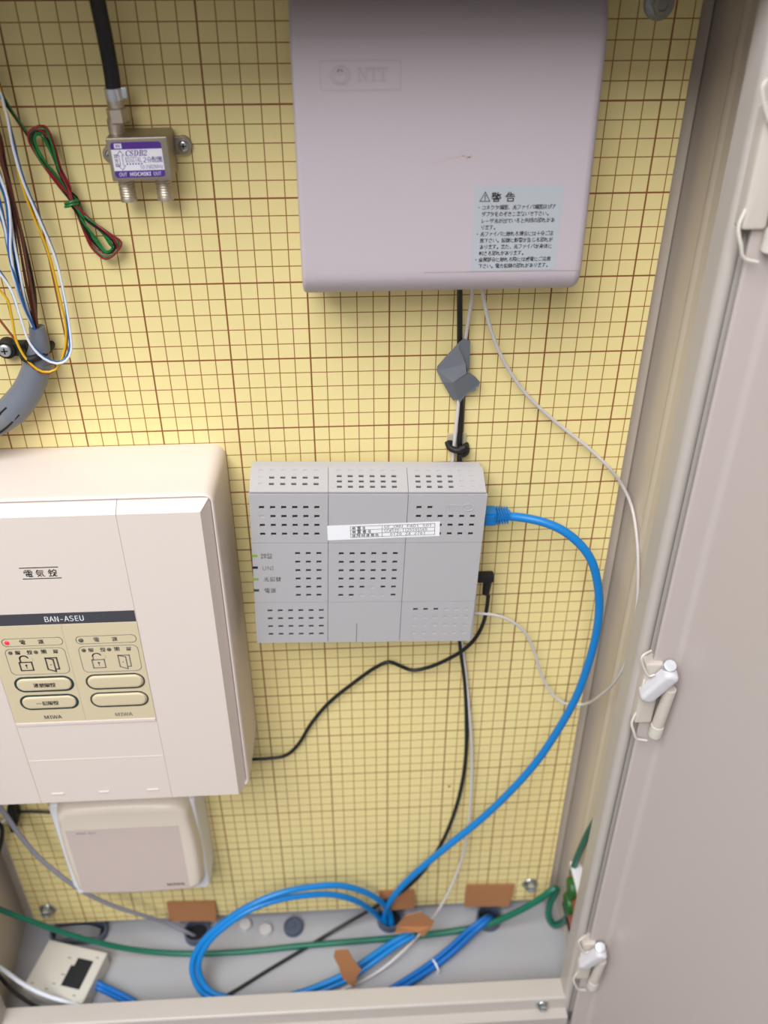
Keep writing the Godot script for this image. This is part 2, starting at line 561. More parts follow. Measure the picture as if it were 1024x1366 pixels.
func materials() -> void:
	M.grain = noise_tex(0.16, 256, 5, true, 3.0)
	M.black = mat("0d0d0e", 0.6)
	M.room_wall = mat("9c9c9c", 0.9)
	M.room_floor = mat("86847f", 0.7)
	M.lamp_face = mat("ffffff", 0.6, 0.0, {"emission_enabled": true, "emission": Color(1, 0.97, 0.93), "emission_energy_multiplier": 1.2})
	M.lamp_case = mat("d8d8d6", 0.5)
	M.steel = grained(mat("ccc0b3", 0.42), 40.0, 0.12)
	M.frame = grained(mat("b9b1ab", 0.36), 40.0, 0.12)
	M.door = grained(mat("bcb0ac", 0.34), 40.0, 0.12)
	M.floor = grained(mat("a4a4aa", 0.45), 40.0, 0.12)
	M.seam = mat("8a8078", 0.7)
	M.zinc = mat("b9bdbf", 0.28, 1.0)
	M.bright_zinc = mat("d5d8de", 0.36, 0.85)
	M.nickel = mat("c9bdae", 0.5, 1.0)
	M.cast = grained(mat("a89d8e", 0.42, 0.85), 160.0, 0.25)
	M.ivory = mat("cdc8c0", 0.4)
	M.hinge_white = mat("d3d0d6", 0.42)
	M.hinge_tan = mat("c9bfb6", 0.4)
	M.wood = mat("8a6a45", 0.85)
	M.miwa = grained(mat("e0d3cc", 0.42), 120.0, 0.12)
	M.beige = grained(mat("d5c6a6", 0.5), 120.0, 0.1)
	M.strip = mat("43434b", 0.5)
	M.print = mat("3b3a38", 0.7)
	M.print_grey = mat("76706a", 0.7)
	M.print_green = mat("1e3634", 0.6)
	M.print_faint = mat("a79a86", 0.7)
	M.ntt = grained(mat("bcb1b8", 0.5), 160.0, 0.12)
	M.ntt_mark = grained(mat("b3a8ae", 0.5), 160.0, 0.12)
	M.label_grey = mat("b1b5bc", 0.45)
	M.onu = grained(mat("b3b0b4", 0.55), 260.0, 0.3)
	M.paper = mat("efeef4", 0.6)
	M.slot = mat("15191b", 0.7)
	M.led_red = mat("d8304a", 0.4, 0.0, {"emission_enabled": true, "emission": Color(1.0, 0.12, 0.2), "emission_energy_multiplier": 0.5})
	M.led_off = mat("5d5850", 0.4)
	M.led_green = mat("7d9a2c", 0.35, 0.0, {"emission_enabled": true, "emission": Color(0.45, 0.62, 0.1), "emission_energy_multiplier": 0.12})
	M.led_dark = mat("2e4a24", 0.35)
	M.purple = mat("532a8e", 0.45)
	M.white_print = mat("ece9f2", 0.5)
	M.blue = mat("0779c4", 0.38)
	M.blue_deep = mat("0a66b8", 0.4)
	M.cord_white = mat("cdc7c7", 0.45)
	M.cord_black = mat("141416", 0.45)
	M.green = mat("0a6650", 0.42)
	M.grey_cable = mat("8a8894", 0.5)
	M.sheath = mat("77777b", 0.5)
	M.duct_tape = grained(mat("6c7078", 0.5), 90.0, 0.3)
	M.wrap_tape = grained(mat("6f7480", 0.42), 90.0, 0.3)
	M.cardboard = mat("a5714a", 0.85)
	M.cap_blue = mat("4b5468", 0.45)
	M.cap_clear = mat("bdbbbd", 0.3)
	M.white_plastic = mat("e6e6ec", 0.4)
	M.chime_face = grained(mat("cdbbb6", 0.5), 160.0, 0.1)
	M.cream = grained(mat("dfd2c4", 0.42), 120.0, 0.1)
	M.terminal_red = mat("b4573c", 0.5)
	M.terminal_green = mat("155d22", 0.4)
	M.mount_clear = mat("b9ad97", 0.35)
	for w in {"wire_red": "8e1d2c", "wire_green": "187434", "wire_black": "1b1716", "wire_brown": "5e3129", "wire_blue": "1f5c9e", "wire_white": "dfe3ee", "wire_teal": "2f7f93", "wire_yellow": "e0ae1c", "wire_orange": "8a4a28"}.keys():
		M[w] = mat({"wire_red": "8e1d2c", "wire_green": "187434", "wire_black": "1b1716", "wire_brown": "5e3129", "wire_blue": "1f5c9e", "wire_white": "dfe3ee", "wire_teal": "2f7f93", "wire_yellow": "e0ae1c", "wire_orange": "8a4a28"}[w], 0.4)
	# the board's printed sheet: thin lines every 10 mm, thick ones every 50 mm; one texture is 50 mm of it
	var n := 500
	var im := Image.create(n, n, false, Image.FORMAT_RGB8)
	im.fill(Color("eedc9d"))
	var thin := Color("9a6a35")
	var thick := Color("8c5426")
	for k in 5:
		var half := 3
		im.fill_rect(Rect2i(k * 100 - half, 0, 2 * half, n), thin)
		im.fill_rect(Rect2i(0, k * 100 - half, n, 2 * half), thin)
	im.fill_rect(Rect2i(0, 0, 5, n), thick)
	im.fill_rect(Rect2i(n - 5, 0, 5, n), thick)
	im.fill_rect(Rect2i(0, 0, n, 5), thick)
	im.fill_rect(Rect2i(0, n - 5, n, 5), thick)
	M.grid = mat("ffffff", 0.62)
	M.grid.albedo_texture = ImageTexture.create_from_image(im)
	M.grid.uv1_triplanar = true
	M.grid.uv1_world_triplanar = true
	M.grid.uv1_scale = Vector3(20, 20, 20)

func room() -> void:
	structure("wall_back", V(-1600, -1300, -90), V(1900, 1250, -40), M.room_wall)
	structure("wall_left", V(-1650, -1300, -90), V(-1600, 1250, 2600), M.room_wall)
	structure("wall_right", V(1900, -1300, -90), V(1950, 1250, 2600), M.room_wall)
	structure("wall_front", V(-1650, -1300, 2600), V(1950, 1250, 2650), M.room_wall)
	structure("floor", V(-1650, -1350, -90), V(1950, -1300, 2650), M.room_floor)
	structure("ceiling", V(-1650, 1250, -90), V(1950, 1300, 2650), M.room_wall)
	var t := thing("ceiling_lamp", "flat white ceiling light panel in front of the open cabinet", "lamp", V(-450, 1250, 1500))
	var s := Shape.new()
	s.box(V(-620, -55, -1070), V(620, 0, 1070), 6.0)
	part("lamp_case", s, M.lamp_case, t)
	s = Shape.new()
	s.box(V(-600, -58, -1050), V(600, -54, 1050))
	part("lamp_diffuser", s, M.lamp_face, t)

# ------------------------------------------------------------------ cabinet
const TOP := 78.0
const BOT := -820.0
const LX := -214.0
const RX := 325.6

func cabinet() -> void:
	var t := thing("cabinet", "beige steel cabinet with frame, standing open behind the yellow grid board", "cabinet", V(56, BOT, -30))
	var o := Vector3(-56, -BOT, 30)
	var at := Transform3D(Basis(), o)
	var s := Shape.new()
	s.box(V(LX - 2, BOT - 2, -16), V(RX + 2, TOP + 2, -13), 0, at)
	part("back_panel", s, M.steel, t)
	s = Shape.new()
	s.box(V(RX, BOT - 2, -30), V(RX + 14, TOP + 2, 106), 0, at)
	var side := part("side_panel", s, M.steel, t)
	s = Shape.new()
	s.box(V(RX - 0.9, BOT, -13.2), V(RX + 0.2, TOP, -12.5), 0, at)
	part("seam", s, M.seam, side)
	s = Shape.new()
	s.rings_of(PackedVector2Array([Vector2(RX + 0.4, 23), Vector2(RX - 0.1, 25), Vector2(RX - 0.7, 27), Vector2(RX - 1.0, 29.5), Vector2(RX - 0.7, 32), Vector2(RX - 0.1, 34), Vector2(RX + 0.4, 36)]), [[BOT, 0.0], [TOP, 0.0]], at * Transform3D(Basis(Vector3.RIGHT, Vector3.BACK, Vector3.UP), Vector3.ZERO))
	part("rib", s, M.steel, side)
	s = Shape.new()
	s.box(V(LX - 14, BOT - 2, -30), V(LX, TOP + 2, 106), 0, at)
	part("side_panel", s, M.steel, t)
	s = Shape.new()
	s.box(V(LX - 14, BOT - 16, -33), V(RX + 14, BOT, 106), 0, at)
	part("floor_panel", s, M.floor, t)
	s = Shape.new()
	s.box(V(LX - 14, TOP, -33), V(RX + 14, TOP + 14, 106), 0, at)
	part("top_panel", s, M.steel, t)
	# the frame round the opening: reveal 18 mm deep with a rounded front edge
	var zi := 90.0
	var zo := 108.5
	var xr := 306.0
	var xl := -200.0
	var yb := -790.5
	var yt := TOP - 61.0
	s = Shape.new()
	s.rings_of(PackedVector2Array([Vector2(xr, zi), Vector2(xr + 0.1, zo - 4.5), Vector2(xr + 0.8, zo - 2.2), Vector2(xr + 2.0, zo - 0.7), Vector2(xr + 3.6, zo), Vector2(xr + 5.4, zo - 0.1), Vector2(xr + 7.2, zo - 0.9), Vector2(xr + 8.6, zo - 2.4), Vector2(xr + 9.4, zo - 5), Vector2(xr + 9.6, zi)]), [[BOT - 60, 0.0], [TOP + 14, 0.0]], at * Transform3D(Basis(Vector3.RIGHT, Vector3.BACK, Vector3.UP), Vector3.ZERO))
	s.box(V(314.5, BOT - 60, zi), V(RX + 14, TOP + 14, zi + 16), 0, at)
	part("frame_stile", s, M.frame, t)
	s = Shape.new()
	s.rings_of(PackedVector2Array([Vector2(xl, zi), Vector2(xl - 0.2, zo - 3), Vector2(xl - 0.9, zo - 1.1), Vector2(xl - 2.6, zo), Vector2(LX - 14, zo), Vector2(LX - 14, zi)]), [[BOT - 60, 0.0], [TOP + 14, 0.0]], at * Transform3D(Basis(Vector3.RIGHT, Vector3.BACK, Vector3.UP), Vector3.ZERO))
	part("frame_stile", s, M.frame, t)
	var rail := PackedVector2Array([Vector2(yb, zi), Vector2(yb - 0.2, zo - 3), Vector2(yb - 0.9, zo - 1.1), Vector2(yb - 2.6, zo), Vector2(yb - 17, zo), Vector2(yb - 18, zo + 9), Vector2(yb - 60, zo + 9), Vector2(yb - 60, zi)])
	s = Shape.new()
	s.rings_of(rail, [[xl - 4, 0.0], [xr + 3, 0.0]], at * Transform3D(Basis(Vector3.UP, Vector3.BACK, Vector3.RIGHT), Vector3.ZERO))
	var rl := part("frame_rail", s, M.frame, t)
	s = Shape.new()
	s.box(V(xl - 4, yt, zi), V(xr + 3, TOP + 14, zo), 2, at)
	part("frame_rail", s, M.frame, t)
	hexbolt(rl, "frame_bolt", at * Transform3D(Basis(), V(286.5, -800.5, zo - 0.3)), 4.2, 5.0, M.zinc)
	# the door: a folded slab, swung open to the right, its inner face towards the opening
	var a := deg_to_rad(25.0)
	var front := [Vector2(315.4, 110.4), Vector2(315.3, 112.2), Vector2(316.0, 113.0), Vector2(317.4, 113.3), Vector2(328.0, 113.9)]
	for k in 6:
		var f := deg_to_rad(90.0 - 3.0 - (62.0 * (k + 1) / 6.0))
		front.append(front[-1] + Vector2(sin(f), cos(f)) * 1.1)
	front.append(front[-1] + Vector2(sin(a), cos(a)) * 180.0)
	front.append(front[-1] + Vector2(sin(a), cos(a)) * 220.0)
	var prof := PackedVector2Array(front)
	prof.append(front[-1] + Vector2(cos(a), -sin(a)) * 16.0)
	prof.append(Vector2(345.0, 113.0))
	prof.append(Vector2(338.0, 110.4))
	s = Shape.new()
	for k in prof.size():
		var p := prof[k]
		var q := prof[(k + 1) % prof.size()]
		s.face(at * V(p.x, BOT - 60, p.y), at * V(q.x, BOT - 60, q.y), at * V(q.x, TOP + 6, q.y), at * V(p.x, TOP + 6, p.y))
	var cap := Geometry2D.triangulate_polygon(prof)
	for k in range(0, cap.size(), 3):
		for y in [BOT - 60, TOP + 6]:
			s.tri(at * V(prof[cap[k]].x, y, prof[cap[k]].y), at * V(prof[cap[k + 1]].x, y, prof[cap[k + 1]].y), at * V(prof[cap[k + 2]].x, y, prof[cap[k + 2]].y))
	part("door", s, M.door, t)
	for k in [0, 1, 2]:
		hinge(t, at * Transform3D(Basis(), V([0.0, -1.0, -1.5][k], [0.0, -324.0, 335.0][k], 0)), k < 2)

func hinge(t: Node3D, at: Transform3D, lever := true) -> void:
	# leaf with a slot plate behind, barrel, retaining lever, bolt and two wire clips; laid out as the middle hinge stands
	var s := Shape.new()
	s.box(V(309.5, -421, 105), V(322, -366, 116.5), 2.0, at)
	var leaf := part("hinge", s, M.hinge_tan, t)
	s = Shape.new()
	s.cyl(at * V(327.2, -384, 120.5), at * V(325.4, -419.5, 119), 4.1, 0.4)
	part("barrel", s, M.hinge_tan, leaf)
	s = Shape.new()
	s.cyl(at * V(325.4, -419.5, 119), at * V(325.0, -430.5, 118.6), 4.6, 1.0)
	part("barrel_cap", s, M.ivory, leaf)
	s = Shape.new()
	s.box(V(323, -432, 108), V(333, -372, 115), 0.8, at)
	part("slot_plate", s, M.seam, leaf)
	s = Shape.new()
	var lv := at * Transform3D(Basis(V(0.886, -0.463, 0.0), V(0.457, 0.875, 0.158).normalized(), V(-0.073, -0.14, 0.987).normalized()), V(318.4, -380.5, 120.8))
	s.rings_of(Shape.rrect(-5.4, -15.5, 5.4, 16.0, 4.6, 5), [[-4.0, 0.0], [1.8, 0.0], [3.2, 0.5], [4.1, 1.7], [4.3, 3.4]], lv)
	if lever:
		part("lever", s, M.hinge_white, leaf, "white retaining lever")
	s = Shape.new()
	s.cyl(at * V(323.2, -368.5, 118), at * V(323.0, -362.0, 121.5), 4.2, 0.8)
	if lever:
		part("pin", s, M.bright_zinc, leaf, "shiny pin head")
	s = Shape.new()
	s.tube([at * V(311.5, -356, 114), at * V(305.6, -356.2, 117.5), at * V(304.6, -358.5, 118), at * V(312.0, -373.6, 119), at * V(315.2, -372.2, 119)], 0.85, 8, 1.5)
	part("wire_clip", s, M.ivory, leaf)
	s = Shape.new()
	s.tube([at * V(310.5, -411, 115), at * V(308.0, -419, 117), at * V(310.4, -427, 118.5), at * V(313.2, -433.2, 118.5), at * V(320.6, -435.5, 118.5)], 0.95, 8, 1.5)
	part("wire_clip", s, M.ivory, leaf)
	s = Shape.new()
	s.tube([at * V(311.5, -376, 114), at * V(310.0, -384, 117), at * V(310.0, -392, 117)], 0.9, 8, 1.5)
	if lever:
		part("wire_clip", s, M.ivory, leaf)

# ------------------------------------------------------------------ board
func board() -> void:
	var t := thing("mounting_board", "yellow plywood mounting board printed with a brown centimetre grid", "board", V(58, -806, -12))
	var o := Transform3D(Basis(), -V(58, -806, -12))
	var s := Shape.new()
	s.box(V(-199, -806, -12), V(313.6, 72, -0.4), 0, o)
	part("plywood", s, M.wood, t)
	s = Shape.new()
	s.box(V(-199, -805.6, -0.5), V(313.6, 72, 0.0), 0, o)
	part("grid_sheet", s, M.grid, t)
	for p in [V(290.4, -3, 2), V(293.3, -777.9, 2), V(-182.8, -780.3, 2), V(-180, -3, 2)]:
		hexbolt(t, "board_bolt", o * Transform3D(Basis(), Vector3(p.x, p.y, 0.0)), 5.6, 7.0, M.zinc)
	s = Shape.new()
	dot_(s, Vector2(V(205.8, -623.1, 0).x, V(205.8, -623.1, 0).y), 1.3, 0.05, 1.0, o)
	part("nail_hole", s, M.wood, t)

# ------------------------------------------------------------------ electric lock panel
func lock_panel() -> void:
	var t := thing("lock_control_panel", "large cream electric lock control panel with two beige button plates", "control panel", V(-72, -540, 0))
	var o := Transform3D(Basis(), -V(-72, -540, 0))
	var s := Shape.new()
	s.rings_of(Shape.rrect(-184, -541, 40, -260.5, 9, 5), [[0.0, 0.0], [20.0, 0.6], [52.0, 2.0], [56.5, 2.1], [57.9, 2.6], [58.4, 3.4], [57.9, 4.2], [56.5, 4.6], [50.0, 4.7]], o)
	part("body", s, M.miwa, t)
	# the cover: a bevelled block in three upright fields with a groove between
	var x := [-173.5, -122.2, -21.8, 29.6]
	for k in 3:
		s = Shape.new()
		var x0: float = x[k] + (0.16 if k > 0 else 0.0)
		var x1: float = x[k + 1] - (0.16 if k < 2 else 0.0)
		var l := 5.6 if k == 0 else 0.0
		var r := 5.6 if k == 2 else 0.0
		var rings := []
		for q in [[50.0, 1.0], [56.4, 0.97], [65.6, 0.05], [66.0, 0.0]]:
			var f: float = q[1]
			rings.append([Vector3(x0 - l * f, -538.5, q[0]), Vector3(x1 + r * f, -538.5, q[0]), Vector3(x1 + r * f, -270.8 + 5.6 * f, q[0]), Vector3(x0 - l * f, -270.8 + 5.6 * f, q[0])])
		s.loft(rings, o)
		part(["cover_side", "cover_middle", "cover_side"][k], s, M.miwa, t, "", 12.0)
	s = Shape.new()
	s.box(V(-172, -538, 50), V(28, -272, 65.6), 0, o)
	part("cover_core", s, M.miwa, t)
	# dark title strip, button plates, flap
	s = Shape.new()
	s.box(V(-121.8, -357.0, 65.9), V(-22.3, -347.6, 66.35), 0, o)
	part("title_strip", s, M.strip, t)
	s = Shape.new()
	latin(s, "BAN-ASEU", "Droid Sans Mono", 700, -81.5, -354.7, 25.5, 4.6, 66.42, 0.0, 0.0, o)
	part("title_lettering", s, M.paper, t)
	s = Shape.new()
	ink(s, "電気錠", -86.6, -311.3, 5.4, 5.6, 7.6, 0.62, 66.08, o)
	line(s, Vector2(-88.3, -309.6), Vector2(-64.6, -309.6), 0.75, 66.08, o)
	line(s, Vector2(-87.8, -318.4), Vector2(-64.0, -318.4), 0.75, 66.08, o)
	part("lettering", s, M.print, t)
	for k in 2:
		button_plate(t, o, -121.9 if k == 0 else -71.75, k)
	s = Shape.new()
	s.box(V(-121.6, -490.6, 65.8), V(-22.6, -490.0, 66.25), 0.1, o)
	s.box(V(-121.8, -452.4, 65.8), V(-22.4, -449.4, 66.8), 0.3, o)
	part("flap_edge", s, M.miwa, t)
	for f in [[-112, -103], [-76.5, -68.5], [-40, -31]]:
		s = Shape.new()
		s.box(V(f[0], -529.5, 65.8), V(f[1], -527.6, 66.6), 0.3, o)
		part("flap_grip", s, M.miwa, t)
	screw(t, "foot_screw", o * V(25.5, -540, 56), 2.0, 1.5, M.black)
	s = Shape.new()
	s.cyl(o * V(26.5, -545, 58), o * V(26.5, -539, 58), 2.2, 0.3)
	part("fixing_screw", s, M.black, t)

func pill(x0: float, y0: float, x1: float, y1: float) -> PackedVector2Array:
	return Shape.rrect(x0, y0, x1, y1, (y1 - y0) / 2 - 0.35, 8)

func button_plate(t: Node3D, o: Transform3D, x: float, k: int) -> void:
	var s := Shape.new()
	s.box(V(x, -449.2, 65.8), V(-71.95 if k == 0 else -22.1, -357.6, 66.3), 0.12, o)
	var plate := part("button_plate", s, M.beige, t, "beige button plate with the lit lamp" if k == 0 else "beige button plate with no lamp lit")
	var z := 66.36
	var ox := 49.0 * k
	# outlines
	s = Shape.new()
	loop(s, pill(-113.6 + ox, -375.4, -73.6 + ox, -368.6), 0.42, z, o)
	loop(s, Shape.rrect(-113.6 + ox, -401.8, -73.8 + ox, -377.8, 4.0, 5), 0.42, z, o)
	part("outline", s, M.print_grey, plate)
	# lamps
	s = Shape.new()
	s.lathe([[1.7, 0.0], [1.6, 0.5], [1.2, 0.9], [0.5, 1.1]], o * Transform3D(Basis(), V(-110.4 + ox, -372, 66.2)), 16)
	part("led_lamp", s, M.led_red if k == 0 else M.led_off, plate, "red lit lamp" if k == 0 else "unlit lamp")
	for lx in [-110.2, -93.2]:
		s = Shape.new()
		s.lathe([[1.55, 0.0], [1.45, 0.4], [1.0, 0.7], [0.4, 0.8]], o * Transform3D(Basis(), V(lx + ox, -381.2, 66.2)), 16)
		part("led_lamp", s, M.led_off, plate)
	s = Shape.new()
	ink(s, "電源", -102.0 + ox, -369.9, 3.7, 4.0, 12.2, 0.5, z, o)
	ink(s, "解錠", -107.1 + ox, -379.3, 3.4, 3.7, 7.9, 0.5, z, o)
	ink(s, "開扉", -89.6 + ox, -379.3, 3.4, 3.7, 7.9, 0.5, z, o)
	# open padlock and open door
	var w := 1.05 if k == 0 else 0.85
	var p := [Vector2(-106.3, -390.3), Vector2(-98.0, -390.3), Vector2(-98.0, -397.9), Vector2(-106.3, -397.9)]
	for i in 4:
		line(s, p[i] + Vector2(ox, 0), p[(i + 1) % 4] + Vector2(ox, 0), w, z, o)
	var last := Vector2(-105.2 + ox, -390.3)
	for i in 10:
		var a := PI - i * PI / 9.0 * 0.9
		var q := Vector2(-102.4 + ox + cos(a) * 2.8, -387.0 + sin(a) * 2.6)
		line(s, last, q, w, z, o)
		last = q
	dot_(s, Vector2(-102.1 + ox, -393.2), 0.85, z, 1.0, o)
	line(s, Vector2(-102.1 + ox, -393.2), Vector2(-102.1 + ox, -395.8), 0.6, z, o)
	for q in [[[-88.2, -387.0], [-80.6, -387.0]], [[-88.2, -387.0], [-88.2, -397.6]], [[-88.2, -387.0], [-83.2, -388.6]], [[-83.2, -388.6], [-83.2, -399.8]], [[-88.2, -397.6], [-83.2, -399.8]], [[-80.6, -387.0], [-80.6, -397.6]], [[-80.6, -397.6], [-83.2, -397.6]]]:
		line(s, Vector2(q[0][0] + ox, q[0][1]), Vector2(q[1][0] + ox, q[1][1]), w, z, o)
	dot_(s, Vector2(-85.6 + ox, -393.4), 0.5, z, 1.0, o)
	part("lettering", s, M.print if k == 0 else M.print_grey, plate)
	s = Shape.new()
	line(s, Vector2(-97.6 + ox, -389.2), Vector2(-96.2 + ox, -388.2), 0.3, z, o)
	line(s, Vector2(-97.4 + ox, -386.6), Vector2(-96.4 + ox, -387.4), 0.3, z, o)
	part("mark", s, M.print_faint, plate)
	s = Shape.new()
	for dx in [0.0]:
		latin(s, "MIWA", "Droid Sans", 700, -100.5 + dx + ox + k * 1.2, -446.0, 12.4, 3.4, z, 0.0, 0.0, o)
	part("maker_lettering", s, M.print if k == 0 else M.print_grey, plate)
	# two long buttons
	for b in 2:
		var y1: float = [-404.0, -421.6][b]
		var y0: float = y1 - 14.8
		s = Shape.new()
		var out := pill(-114.2 + ox, y0, -73.4 + ox, y1)
		s.ring_flat(out, Shape.inset(out, 1.65 if k == 0 else 1.2), 66.1, 66.45, o)
		part("button_ring", s, M.print_green if k == 0 else M.print, plate)
		s = Shape.new()
		s.rings_of(Shape.inset(out, 1.7), [[66.1, 0.0], [66.8, 0.1], [67.2, 0.5], [67.35, 1.2], [67.4, 2.2]], o)
		var key := part("button", s, M.beige, plate)
		if k == 0:
			s = Shape.new()
			if b == 0:
				ink(s, "連続解錠", -101.0 + ox, y1 - 5.4, 3.6, 4.0, 3.8, 0.5, 67.48, o)
			else:
				ink(s, "一回解錠", -102.6 + ox, y1 - 5.4, 3.6, 4.0, 3.9, 0.5, 67.48, o)
			s.v = s.v
			part("button_lettering", s, M.print, plate)
		key.set_meta("label", "long rounded push button")

# ------------------------------------------------------------------ optical fibre box
func fiber_box() -> void:
	var t := thing("fiber_cabinet", "white plastic optical fibre box with a grey warning sticker, rounded at its top", "box", V(176, -142, 0))
	var o := Transform3D(Basis(), -V(176, -142, 0))
	var s := Shape.new()
	# side profile (z, y), swept across the width; the ends are rounded
	var prof := PackedVector2Array([Vector2(0, 16), Vector2(8, 16)])
	for k in 11:
		var a := deg_to_rad(90.0 - 9.0 * k)
		prof.append(Vector2(16 + 34 * cos(a), -14 + 29.5 * sin(a)))
	prof.append_array(PackedVector2Array([Vector2(50, -60), Vector2(50, -118.0), Vector2(50, -126.0)]))
	for k in 9:
		var a := deg_to_rad(-10.0 - 10.0 * k)
		prof.append(Vector2(35 + 15.0 * cos(a), -127.2 + 15.0 * sin(a)))
	prof.append_array(PackedVector2Array([Vector2(20, -142.2), Vector2(0, -142.6)]))
	var rings := []
	for l in [[0.0, 2.4], [0.35, 1.2], [1.1, 0.4], [2.4, 0.0], [149.9, 0.0], [151.6, 0.3], [153.2, 1.2], [154.2, 2.6], [154.6, 4.2]]:
		var ring := []
		for p in Shape.inset(prof, l[1]):
			var yy: float = p.y
			var taper := clampf((-yy) / 140.0, 0.0, 1.0)
			var xx: float = 99.0 + l[0]
			if l[0] > 50:
				xx -= 1.8 * (1.0 - taper) - 0.6
			ring.append(Vector3(xx, yy, maxf(p.x, 0.0)))
		rings.append(ring)
	s.loft(rings, o)
	part("cover", s, M.ntt, t, "", 50.0)
	# scuffed fold line above the lower curve
	s = Shape.new()
	line(s, Vector2(166, -127.3), Vector2(252.5, -127.7), 0.28, 50.04, o)
	part("fold_scuff", s, mat("a8958a", 0.7), t)
	s = Shape.new()
	for q in [[168.5, -70.2, 176.5, -67.6, 0.25], [176.5, -67.6, 184.5, -66.2, 0.45], [184.5, -66.2, 188.5, -67.2, 0.7], [186.0, -67.8, 189.0, -66.0, 0.6]]:
		line(s, Vector2(q[0], q[1]), Vector2(q[2], q[3]), q[4], 50.04, o)
	part("scuff", s, mat("bda7a0", 0.7), t)
	# raised frame with the maker's mark
	s = Shape.new()
	var f := Shape.rrect(112.6, -35.0, 152.2, -21.4, 1.2, 3)
	s.ring_flat(f, Shape.inset(f, 0.55), 48.5, 50.12, o)
	var plate := part("maker_frame", s, M.ntt_mark, t)
	s = Shape.new()
	var c := PackedVector2Array()
	for i in 28:
		c.append(Vector2(122.6 + 4.9 * cos(TAU * i / 28), -28.2 + 4.5 * sin(TAU * i / 28)))
	s.ring_flat(c, Shape.inset(c, 0.75), 49.5, 50.25, o)
	var c2 := PackedVector2Array()
	for i in 28:
		c2.append(Vector2(122.6 + 3.4 * cos(TAU * i / 28), -28.6 + 3.1 * sin(TAU * i / 28)))
	s.ring_flat(c2, Shape.inset(c2, 0.6), 49.5, 50.22, o)
	s.ring_flat(Shape.rrect(121.4, -28.4, 123.8, -25.0, 1.0, 4), Shape.rrect(122.0, -27.8, 123.2, -25.6, 0.4, 4), 49.5, 50.22, o)
	latin(s, "NTT", "Droid Serif", 700, 131.0, -31.0, 14.5, 6.2, 49.7, 0.6, 0.0, o)
	part("maker_lettering", s, M.ntt_mark, plate)
	# warning sticker
	s = Shape.new()
	s.box(V(191.2, -127.0, 49.9), V(238.4, -81.4, 50.1), 0, o)
	var st := part("warning_label", s, M.label_grey, t, "grey warning sticker with black Japanese text")
	s = Shape.new()
	var z := 50.16
	ink(s, "警告", 200.5, -84.7, 5.0, 4.9, 7.3, 0.62, z, o)
	var tri := PackedVector2Array([Vector2(194.4, -89.3), Vector2(199.6, -89.3), Vector2(197.0, -84.6)])
	loop(s, tri, 0.45, z, o)
	line(s, Vector2(197.0, -86.2), Vector2(197.0, -87.7), 0.55, z, o)
	line(s, Vector2(197.0, -88.4), Vector2(197.0, -88.6), 0.5, z, o)
	var rows := ["コネクタ端面、光ファイバ端面及びア", "ダプタをのぞきこまないで下さい。", "レーザ光が出ていると失明の恐れがあ", "ります。", "光ファイバに触れる場合には十分ご注", "意下さい。回線に影響が生じる恐れが", "あります。また、光ファイバが身体に", "刺さる恐れがあります。", "金属部分に触れる際には感電にご注意", "下さい。電力回線の恐れがあります。"]
	for k in rows.size():
		var y := -91.3 - 3.52 * k
		ink(s, rows[k], 195.6, y, 2.2, 2.45, 2.34, 0.3, z, o)
		if k in [0, 4, 8]:
			ink(s, "・", 193.0, y, 2.2, 2.4, 2.4, 0.35, z, o)
	part("lettering", s, M.print, st)

